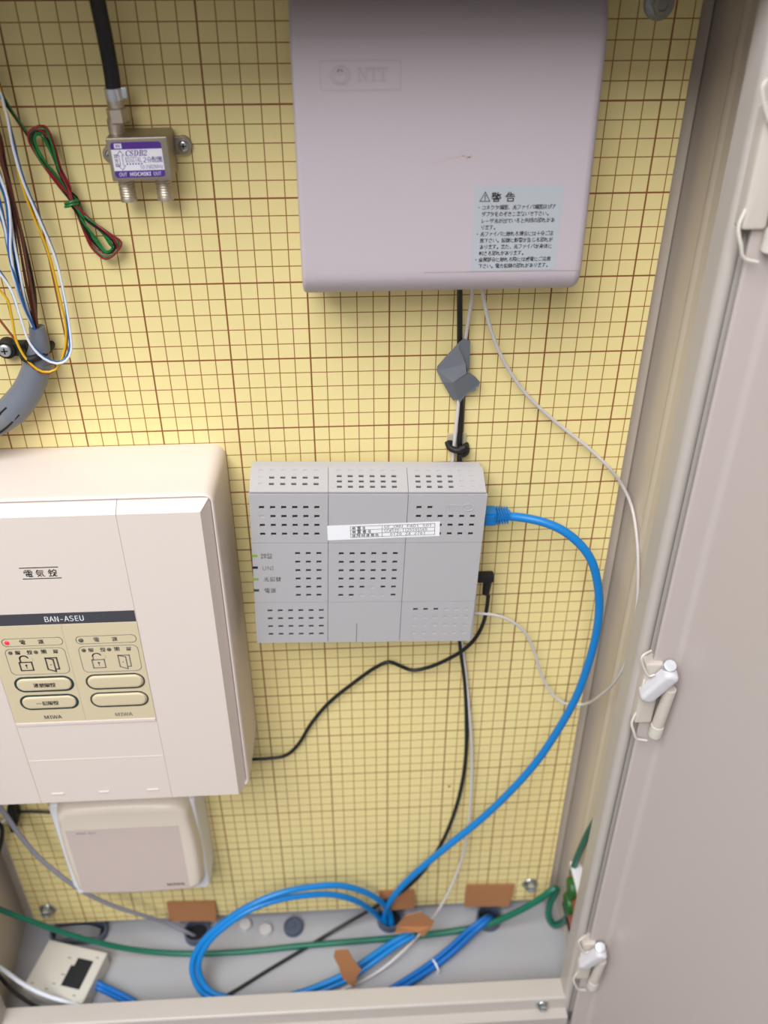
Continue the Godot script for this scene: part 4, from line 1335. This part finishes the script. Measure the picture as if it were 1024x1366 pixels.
func cables() -> void:
	# white fibre: out of the fibre box, along the cabinet side, back into the network unit
	run("fiber_cable", "thin white fibre cord looping from the fibre box along the cabinet side", "cord",
		[V(202.7, -145.6, 22), V(204.9, -154.7, 20), V(210.4, -174.1, 16), V(220.6, -197.6, 12), V(238, -224.3, 8), V(260.5, -247.1, 6), V(285.8, -268.2, 7), V(301.6, -283.7, 8), V(315.6, -302.8, 4), V(322.6, -316.6, 7.6), V(323.4, -330, 25.5), V(323.4, -353.6, 42.4), V(322.6, -378.6, 53.5), V(321, -411.7, 58.2), V(318, -436.1, 56.1), V(315, -478.2, 34.8), V(308.9, -509.7, 14), V(294.6, -508.2, 13), V(283.6, -497.3, 12), V(272.8, -475.5, 12), V(264, -448, 13), V(252.6, -423.8, 15), V(236.7, -409.1, 17), V(223.6, -403.9, 18), V(212.2, -402.6, 18)], 1.15, M.cord_white)
	# second white cable and the black cable, down behind the network unit to the cabinet floor
	run("white_cable", "flat white cable running straight down behind the network unit to the floor", "cable",
		[V(198.3, -147.8, 16), V(199, -158.7, 12), V(198.1, -174.8, 8), V(197.4, -188.5, 5), V(195.7, -212, 4.5), V(195.3, -233.7, 4.5), V(194.3, -256.3, 4.5), V(193.5, -281.6, 3.5), V(195.6, -317.9, 3.5), V(200.2, -372.1, 3.5), V(206.4, -431.8, 3.5), V(211.9, -471.8, 4), V(218.1, -522.8, 5), V(222.4, -568.3, 6), V(224.6, -625.7, 8), V(223.1, -685.1, 12), V(215.6, -730.8, 16), V(203.1, -772.6, 20), V(185, -806.3, 26), V(163.4, -806, 46.7), V(142.3, -813, 59.5), V(121.7, -818, 68.1), V(102.2, -818, 75)], 1.25, M.cord_white)
	run("black_cable", "black round cable running down the board and across the cabinet floor", "cable",
		[V(191.3, -149.1, 12), V(192.3, -160.1, 8), V(193.9, -185.9, 5), V(195.3, -212.3, 4), V(197.5, -236.8, 4), V(197.7, -262.5, 4), V(198.4, -286.7, 3.5), V(199.4, -331.3, 3.2), V(202.7, -401.5, 3.2), V(207.2, -449.2, 3.5), V(212.8, -488.7, 4), V(216.1, -531.7, 5), V(217.7, -577.6, 6), V(214.9, -619.9, 8), V(208.1, -657.7, 11), V(197.9, -691.6, 14), V(181.5, -725.1, 18), V(162.8, -756.7, 16), V(137.5, -789.1, 10), V(99.6, -813, 16.5), V(62.4, -817, 35.6), V(26.8, -817.5, 55.9), V(4.8, -817.5, 69.2), V(-17.4, -817.5, 81.4)], 1.75, M.cord_black)
	# grey tape round both
	var s := Shape.new()
	s.slab([V(193.1, -187.9, 8.5), V(187.9, -195, 7), V(180.5, -205.8, 4.5), V(180.1, -208.5, 4.5), V(183.9, -215.8, 7), V(190.2, -214, 11), V(198.3, -207.2, 12.5), V(197.6, -201.4, 11.5), V(195.1, -195.1, 10.5), V(193.1, -191.5, 9.5)], 0.5)
	s.slab([V(183.9, -215.8, 7), V(188.8, -225.1, 6), V(191.5, -229.8, 5.5), V(194.8, -228.8, 6.5), V(196, -231.8, 6), V(197.7, -228.3, 6.5), V(200.8, -223.8, 7), V(205.5, -221.8, 8), V(205.8, -219.6, 8.2), V(207.6, -218.2, 8.8), V(207.9, -215.5, 9), V(204.6, -211.2, 10), V(200.3, -207.2, 11.5), V(198.3, -207.2, 12.5), V(190.2, -214, 11)], 0.5)
	s.slab([V(193.1, -188, 8.2), V(195.9, -185.6, 8), V(200.3, -187.5, 7.4), V(200.9, -208.1, 7.4), V(198.8, -206.2, 8), V(193.3, -192.4, 8.6)], 0.5)
	single("tape_patch", s, M.duct_tape, "crumpled patch of grey duct tape wrapped round two cables", "tape", V(194.4, -208.6, 6), "", 6.0)
	# cable mount with black tie
	var at: Vector3 = V(196.2, -264.7, 0)
	var t := thing("cable_mount", "translucent adhesive cable mount with a black tie holding two cables", "cable mount", at)
	s = Shape.new()
	s.box(V(-6.8, -2.5, 0), V(6.2, 7.6, 2.0), 0.6)
	part("mount_base", s, M.mount_clear, t)
	s = Shape.new()
	s.tube([V(-6.2, 1.0, 1.5), V(-5.5, -0.8, 5.0), V(-1.5, -1.6, 8.0), V(2.6, -1.4, 8.0), V(5.6, -1.4, 5.0), V(6.2, -1.4, 1.0)], 2.2, 10, 1.5)
	s.tube([V(0.5, -1.8, 7.6), V(4.0, 0.2, 7.8), V(6.0, -1.8, 6.4), V(5.4, -5.0, 6.0), V(3.2, -5.8, 6.6), V(1.2, -3.4, 7.6)], 2.3, 10, 1.5)
	s.box(V(-6.8, -2.2, 1.5), V(-3.4, 3.0, 4.0), 0.6)
	part("tie", s, M.black, t)
	# power cord with angled plug
	at = V(216.4, -368.4, 18)
	t = thing("power_cord", "thin black power cord with an angled plug in the network unit", "cord", at)
	s = Shape.new()
	s.box(V(-3, -3.2, -3.5), V(9.6, 3.6, 3.5), 1.4)
	s.tube([V(5.6, 0, 0), V(5.2, -6, 0), V(4.6, -15.5, 0)], [3.6, 2.7], 14, 2.0)
	part("plug", s, M.cord_black, t)
	s = Shape.new()
	s.tube([V(223.1, -386.4, 18)-at, V(222.9, -399.6, 17)-at, V(221.2, -415.3, 16)-at, V(216.3, -429.5, 16)-at, V(207.6, -441.6, 16)-at, V(196.6, -452.4, 14)-at, V(182, -464.4, 10)-at, V(169.1, -469, 8)-at, V(160.2, -465.3, 7)-at, V(150.6, -459.9, 7)-at, V(141.1, -465.3, 6)-at, V(121.1, -484.3, 5)-at, V(101, -506.5, 4)-at, V(85.9, -529.6, 4)-at, V(72.6, -556.4, 4)-at, V(61.7, -568.1, 4)-at, V(45.6, -569.7, 5)-at, V(31.7, -568.6, 6)-at, V(17.5, -566.3, 8)-at], 1.5, 10, 3.0)
	part("lead", s, M.cord_black, t)
	# ethernet cable
	at = V(216.7, -313.8, 18)
	t = thing("network_cable", "thick blue network cable arching from the network unit down to the floor", "cable", at)
	s = Shape.new()
	s.box(V(-7, -5.6, -5), V(7.0, 5.4, 5.0), 1.2)
	s.box(V(-2, -4.4, 4.6), V(5.4, 4.0, 6.6), 0.8)
	part("plug_boot", s, M.blue, t)
	s = Shape.new()
	for k in 5:
		s.box(V(7.4 + k * 1.75, -5.2 + k * 0.16, -4.6), V(8.4 + k * 1.75, 5.2 - k * 0.16, 4.6), 0.45)
	s.cyl(V(6.8, 0, 0), V(16.6, 0, 0), 3.9, 0.2)
	part("boot_ribs", s, M.blue, t)
	s = Shape.new()
	s.tube([V(9, 0, 0), V(234.6, -314.8, 18.5)-at, V(243.8, -315.4, 20)-at, V(256.9, -316.9, 24)-at, V(269.7, -321.6, 28)-at, V(282.7, -332.1, 32)-at, V(290.9, -343.9, 35)-at, V(297.3, -363.6, 37)-at, V(301, -385.3, 38)-at, V(302, -413, 38)-at, V(300, -444.5, 37)-at, V(295.6, -477.5, 36)-at, V(286.4, -515, 34)-at, V(273, -555.4, 32)-at, V(253.8, -596, 30)-at, V(230.7, -637, 27)-at, V(205.7, -672.3, 25)-at, V(182.9, -707.6, 22)-at, V(164.7, -741.6, 18)-at, V(152.1, -775.2, 14)-at, V(147.3, -808.8, 8)-at, V(148, -824, 10.1)-at], 3.1, 16, 3.0)
	part("jacket", s, M.blue, t)
	# two more blue cables: up out of the middle floor pipe, round to the left, and back behind the front rail
	run("blue_cable", "blue cable arching up highest out of the middle pipe in a wide loop", "cable",
		[V(153.9, -826, 12.5), V(153.4, -809.3, 8), V(143.3, -774.4, 14), V(124.4, -748, 18), V(101.8, -731.5, 22), V(77.4, -725.8, 26), V(49.8, -723.7, 32), V(21.9, -731, 38), V(-3.2, -745.7, 44), V(-23.4, -761.3, 52), V(-35.2, -781.7, 60), V(-35.2, -795.8, 68), V(-27.4, -808.1, 76), V(-12, -812.2, 81), V(11.1, -813.5, 83), V(39, -813.7, 83), V(63.7, -809.9, 80), V(84.8, -808.7, 74), V(106.2, -807, 66), V(129.6, -803.1, 54), V(150.5, -801, 42), V(169.4, -798.1, 34)], 2.9, M.blue, "blue cables looped on the cabinet floor")
	run("blue_cable", "blue cable lying inside the wide loop, just under the highest arch", "cable",
		[V(149.4, -826, 12.2), V(143.5, -816.4, 8), V(131.4, -786.4, 13), V(114.1, -760.6, 18), V(94.3, -745.4, 22), V(73.4, -737.1, 27), V(47.2, -732.7, 33), V(21.7, -735, 40), V(-1.6, -747, 47), V(-19.9, -763.2, 54), V(-29.4, -781.3, 62), V(-28.2, -795.9, 69), V(-20.2, -806.2, 76), V(-6.3, -810.7, 80), V(17.5, -820.1, 82), V(45.4, -823.1, 82), V(70.3, -817.9, 79), V(91.7, -814.8, 74), V(113.2, -813, 66), V(135.3, -807.1, 55), V(156.3, -803.8, 43), V(174.5, -800.8, 35)], 2.9, M.blue, "blue cables looped on the cabinet floor")
	# four cables out of the right-hand pipe, tied together
	for k in 4:
		var d := V([-1.0, 3.4, -3.2, 1.6][k], [0.5, 0.2, 4.6, 4.6][k], [0, 2.6, 1.6, 4.6][k])
		run("blue_cable", ["lowest blue cable of the tied four from the right pipe", "front blue cable of the tied four from the right pipe", "rear upper blue cable of the tied four from the right pipe", "topmost blue cable of the tied four from the right pipe"][k], "cable",
			[V(256.5, -822, 5.8) + d * 0.6, V(247.9, -804, 19.7) + d * 0.7, V(233.5, -808, 27.6) + d * 0.9, V(211.6, -812, 43.6) + d, V(191.3, -816, 56.1) + d, V(172.1, -816, 67.6) + d, V(152.7, -816, 78.1) + d, V(133.7, -816, 88.4) + d], 2.35, M.blue_deep, "tied blue cables from the right pipe", 1.0, 10)
	var tie_at: Vector3 = V(191.3, -816, 56.1) + V(1.5, 2, 3.4)
	s = Shape.new()
	var ring := []
	for i in 13:
		var a := TAU * i / 12.0
		ring.append(tie_at + V(cos(a) * 5.0 * 0.6 + 0, sin(a) * 6.4, cos(a) * 6.4))
	s.tube(ring, 0.8, 8, 2.0, 0.6)
	s.tube([tie_at + V(2, -5, 4), tie_at + V(5, -9, 6), tie_at + V(7, -12, 7)], 0.7, 8, 2.0)
	single("cable_tie", s, M.white_plastic, "white cable tie round the four blue cables", "cable tie", tie_at)
	# green earth wire across the floor
	run("green_wire", "thick green earth wire lying across the whole cabinet floor", "wire",
		[V(-217.1, -694.5, 40), V(-203.6, -718.5, 38), V(-181.1, -738.3, 38), V(-155.4, -762, 37), V(-128, -782.6, 36), V(-95.9, -802, 34), V(-54.4, -814, 33.2), V(3.7, -816, 33.7), V(62.3, -816.5, 30.5), V(114.2, -816.5, 28.6), V(166.5, -816.5, 26.8), V(211.7, -815, 24.6), V(248.9, -806.2, 24), V(277, -785.1, 25), V(297.4, -765.4, 25), V(309.4, -751.9, 24), V(314.7, -758.4, 20), V(309.9, -783.1, 20), V(310.8, -803.2, 22), V(316.8, -813.7, 24), V(322, -805.2, 27), V(319, -759.8, 47.7), V(319, -739.2, 52.9)], [2.4, 3.4], M.green)
	run("green_wire", "short green earth wire rising from the red terminal block by the wall", "wire",
		[V(319, -705.2, 38.2), V(318.6, -680.8, 42.4), V(318.6, -650, 49.5), V(318.6, -618.7, 57.7), V(318.6, -582.9, 69.5), V(318.6, -548, 81.9)], 3.0, M.green)
	# grey flat cable at the left, into the left floor pipe
	run("grey_cable", "grey flat cable sloping from the lock panel into the left floor pipe", "cable",
		[V(-181.4, -576.9, 26), V(-176.2, -596.8, 26), V(-170.4, -622.1, 27), V(-160.6, -655, 28), V(-146.5, -683.3, 29), V(-129.7, -713.6, 28), V(-109.1, -741.4, 25), V(-85.9, -767.4, 20), V(-65.9, -796.3, 12), V(-49.3, -812, 12.9), V(-42.1, -824, 10.9)], 2.4, M.grey_cable, "", 0.7)
	run("white_wire", "white wire curving past the junction box at the left corner", "wire",
		[V(-214.2, -746.5, 70), V(-202.5, -755.2, 72), V(-186.1, -776.1, 76), V(-167.8, -789.8, 80), V(-145.6, -800.9, 83), V(-126.3, -809.7, 85)], 2.0, M.wire_white)
	run("black_wire", "black wire curving below the white wire in the left corner", "wire",
		[V(-214.2, -763.6, 66), V(-207.3, -773.5, 70), V(-196.8, -787.9, 76), V(-183.4, -800.7, 81), V(-170.9, -809.6, 84)], 1.8, M.cord_black)
	# the black lead of the small square box, with its inline coupler
	at = V(-184, -628.5, 6)
	t = thing("coupler_lead", "black lead with a square coupler beside the small square box", "lead", at)
	s = Shape.new()
	s.tube([V(-178.5, -622.4, 7)-at, V(-164.5, -623.4, 7)-at, V(-142.3, -626.1, 7)-at], 1.3, 10, 3.0)
	part("lead", s, M.cord_black, t)
	s = Shape.new()
	s.slab([V(-180.2, -610.7, 12)-at, V(-174.3, -610.1, 12)-at, V(-174.8, -629.5, 12)-at, V(-180.8, -644.8, 12)-at, V(-184.4, -643.5, 12)-at, V(-183.7, -628.9, 12)-at], 10.0)
	part("coupler", s, M.black, t)
	s = Shape.new()
	s.tube([V(-184.8, -628.9, 8)-at, V(-193.1, -636.7, 8)-at, V(-202.5, -643.4, 8)-at], 1.6, 10, 3.0)
	part("ivory_lead", s, M.ivory, t)
	run("black_wire", "black wire bowing along the left edge under the lock panel", "wire",
		[V(-195, -630.7, 10), V(-191.4, -637.3, 10), V(-193, -648.5, 11), V(-198.3, -664, 12), V(-208.6, -685.3, 12)], 2.0, M.cord_black)

# ------------------------------------------------------------------ on the cabinet floor
func pipe(called: String, label: String, c: Vector3, r: float, h: float, m: Material, group := "") -> void:
	var t := thing(called, label, "pipe end", Vector3(c.x, BOT, c.z), 0.0, group)
	var up := Transform3D(Basis(Vector3.RIGHT, Vector3.FORWARD, Vector3.UP), Vector3.ZERO)
	var s := Shape.new()
	var o := PackedVector2Array()
	for i in 28:
		o.append(Vector2(cos(TAU * i / 28), sin(TAU * i / 28)) * r)
	s.ring_flat(o, Shape.inset(o, 1.6), 0.0, h, Transform3D(Basis(Vector3.RIGHT, Vector3.FORWARD, Vector3.UP), Vector3.ZERO))
	part("pipe_wall", s, m, t)
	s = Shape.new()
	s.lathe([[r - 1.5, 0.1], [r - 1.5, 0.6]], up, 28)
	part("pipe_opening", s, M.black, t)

func cabinet_floor_things() -> void:
	pipe("floor_pipe", "dark pipe end under the left cardboard tag, holding the grey cable", V(-40.7, -812, 11), 12.5, 9.0, M.cap_blue, "pipe ends in the cabinet floor")
	pipe("floor_pipe", "dark pipe end in the middle of the floor, full of blue cables", V(152.7, -812, 7.1), 13.0, 9.0, M.cap_blue, "pipe ends in the cabinet floor")
	pipe("floor_pipe", "dark pipe end at the right, holding the four tied blue cables", V(252.6, -812, 11.8), 12.5, 9.0, M.cap_blue, "pipe ends in the cabinet floor")
	# long slot of the left-hand pipe group
	var c: Vector3 = V(-154.1, -812, 4.8)
	var t := thing("floor_slot", "long dark rounded cable slot in the floor behind the junction box", "cable slot", Vector3(c.x, BOT, c.z))
	var up := Transform3D(Basis(Vector3.RIGHT, Vector3.FORWARD, Vector3.UP), Vector3.ZERO)
	var s := Shape.new()
	var o := pill(-32, -10.5, 24, 10.5)
	s.ring_flat(o, Shape.inset(o, 2.2), 0.0, 8.0, up)
	part("slot_wall", s, M.cap_blue, t)
	s = Shape.new()
	s.prism(Shape.inset(o, 2.1), 0.1, 0.7, 0.0, up)
	part("slot_opening", s, M.black, t)
	s = Shape.new()
	for k in 4:
		s.tube([V(-26, 4, -5 + k * 3.5), V(-10, 8, -4 + k * 3.2), V(6, 7, -4 + k * 3.0), V(16, 2, -3 + k * 2.4)], 1.5, 8, 3.0)
	part("grey_wires", s, M.sheath, t)
	# round blue-grey cap and two clear caps
	c = V(55.3, -814, 9.5)
	t = thing("pipe_cap", "round blue-grey plug closing a floor pipe between the cables", "cap", Vector3(c.x, BOT, c.z))
	s = Shape.new()
	s.lathe([[9.8, 0.0], [9.8, 5.0], [9.0, 6.4], [7.6, 6.6], [7.2, 5.6], [2.4, 5.4], [2.0, 7.2], [0.8, 7.6]], up, 28)
	part("cap", s, M.cap_blue, t)
	for q in [[V(27.5, -816, 10.7), 6.8, "round clear white cap beside the blue-grey plug"], [V(6.7, -817, 4.2), 6.4, "round clear white cap farther from the blue-grey plug, half under the blue loop"]]:
		s = Shape.new()
		s.lathe([[q[1], 0.0], [q[1], 3.2], [q[1] - 0.8, 4.4], [q[1] * 0.5, 4.8]], Transform3D(up.basis, Vector3(q[0].x, BOT, q[0].z)), 24)
		single("clear_cap", s, M.cap_clear, q[2], "cap", Vector3(q[0].x, BOT, q[0].z), "clear caps on the cabinet floor")
	# cardboard tags
	tag_card([V(-66.5, -774.9, 3), V(-20.1, -777.6, 3), V(-19.2, -792.4, 5), V(-21, -804.6, 7), V(-66.4, -800.5, 7), V(-66.7, -789.5, 5)], "brown card tag over the left floor pipe, behind the grey cable")
	tag_card([V(141.6, -773.7, 3), V(176.6, -774.2, 3), V(177.4, -786.4, 5), V(176.8, -799.9, 7), V(143.6, -800.9, 7)], "brown card tag behind the blue cables at the middle pipe")
	tag_card([V(228.7, -771, 3), V(276.9, -773.7, 3), V(276.4, -789.7, 5), V(272.6, -804.3, 7), V(227.5, -801.7, 7), V(227.7, -785.5, 5)], "brown card tag over the right floor pipe")
	tag_card([V(157, -775.4, 40), V(165, -752.1, 44), V(179.5, -744.1, 46), V(192, -761.1, 46), V(189.9, -766.8, 47), V(181.4, -778.7, 50), V(175.6, -771, 49), V(155.5, -783.4, 42)], "folded brown card tag lying on the blue loop near the middle pipe")
	tag_card([V(98.5, -752.4, 74), V(110.1, -752.2, 74), V(113.9, -765.8, 75), V(121.9, -783.9, 76), V(117.5, -793.3, 77), V(114.4, -809.6, 78), V(108.9, -802.4, 78), V(102.9, -790, 78), V(101.2, -776.7, 76), V(96.8, -761.6, 75)], "crumpled brown card tag at the front rail on the blue cables")
	# junction box
	c = Vector3(-158.0, BOT, 52.0)
	t = thing("junction_box", "off-white square junction box with a dark window lying askew on the floor", "junction box", c)
	t.rotation.y = deg_to_rad(-16)
	s = Shape.new()
	s.box(V(-31, 0, -25), V(31, 20, 25), 1.6)
	part("case", s, M.ivory, t)
	s = Shape.new()
	s.box(V(6, 19.6, -14), V(22, 20.3, 14), 0.2)
	s.box(V(3, 19.6, -6), V(7, 20.3, 14), 0.2)
	part("window", s, M.slot, t, "dark window")
	s = Shape.new()
	for q in [[-2, -12], [0, 4], [-4, 14], [-24, 18], [-8, 20], [24, -18], [20, 20]]:
		s.box(V(q[0] - 1.6, 19.8, q[1] - 0.5), V(q[0] + 1.6, 20.15, q[1] + 0.5))
	part("marking", s, M.print_grey, t)
	for k in 2:
		run("blue_cable", ["upper blue cable leaving the junction box", "lower blue cable leaving the junction box"][k], "cable",
			[V(-132.5, -809.6, 58) + V(0, k * -3.0, k * 3.0), V(-123.5, -811.1, 62) + V(0, k * -3.0, k * 3.0), V(-108.5, -809.7, 70) + V(0, k * -3.0, k * 3.0), V(-89.5, -810, 80) + V(0, k * -3.0, k * 3.0)], 2.6, M.blue_deep, "blue cables from the junction box")
	# terminal block on the right wall
	c = Vector3(325.4, -728.0, 50.0)
	t = thing("terminal_block", "red and white terminal block with two green knobs on the side wall", "terminal block", c)
	s = Shape.new()
	s.box(V(-8.5, -26, -14), V(0.2, 31, 26), 0.8)
	part("block", s, M.terminal_red, t)
	for y in [31.0, -31.5]:
		s = Shape.new()
		s.box(V(-9.5, y, -15), V(0.2, y + 5.5, 26), 1.0)
		part("end_cover", s, M.white_plastic if y > 0 else M.black, t)
	for y in [20.0, -4.0]:
		s = Shape.new()
		s.lathe([[10.0, 0.0], [10.0, 3.0], [9.0, 4.4], [5.0, 5.0]], Transform3D(Basis(Vector3.BACK, Vector3.UP, Vector3.LEFT), V(-8.4, y, 2.0)), 26)
		part("terminal_knob", s, M.terminal_green, t, "green terminal knob")

func tag_card(pts: Array, label: String) -> void:
	var s := Shape.new()
	s.slab(pts, 0.9)
	var m := Vector3.ZERO
	for p in pts:
		m += p
	single("card_tag", s, M.cardboard, label, "tag", m / pts.size(), "brown card tags at the floor pipes")
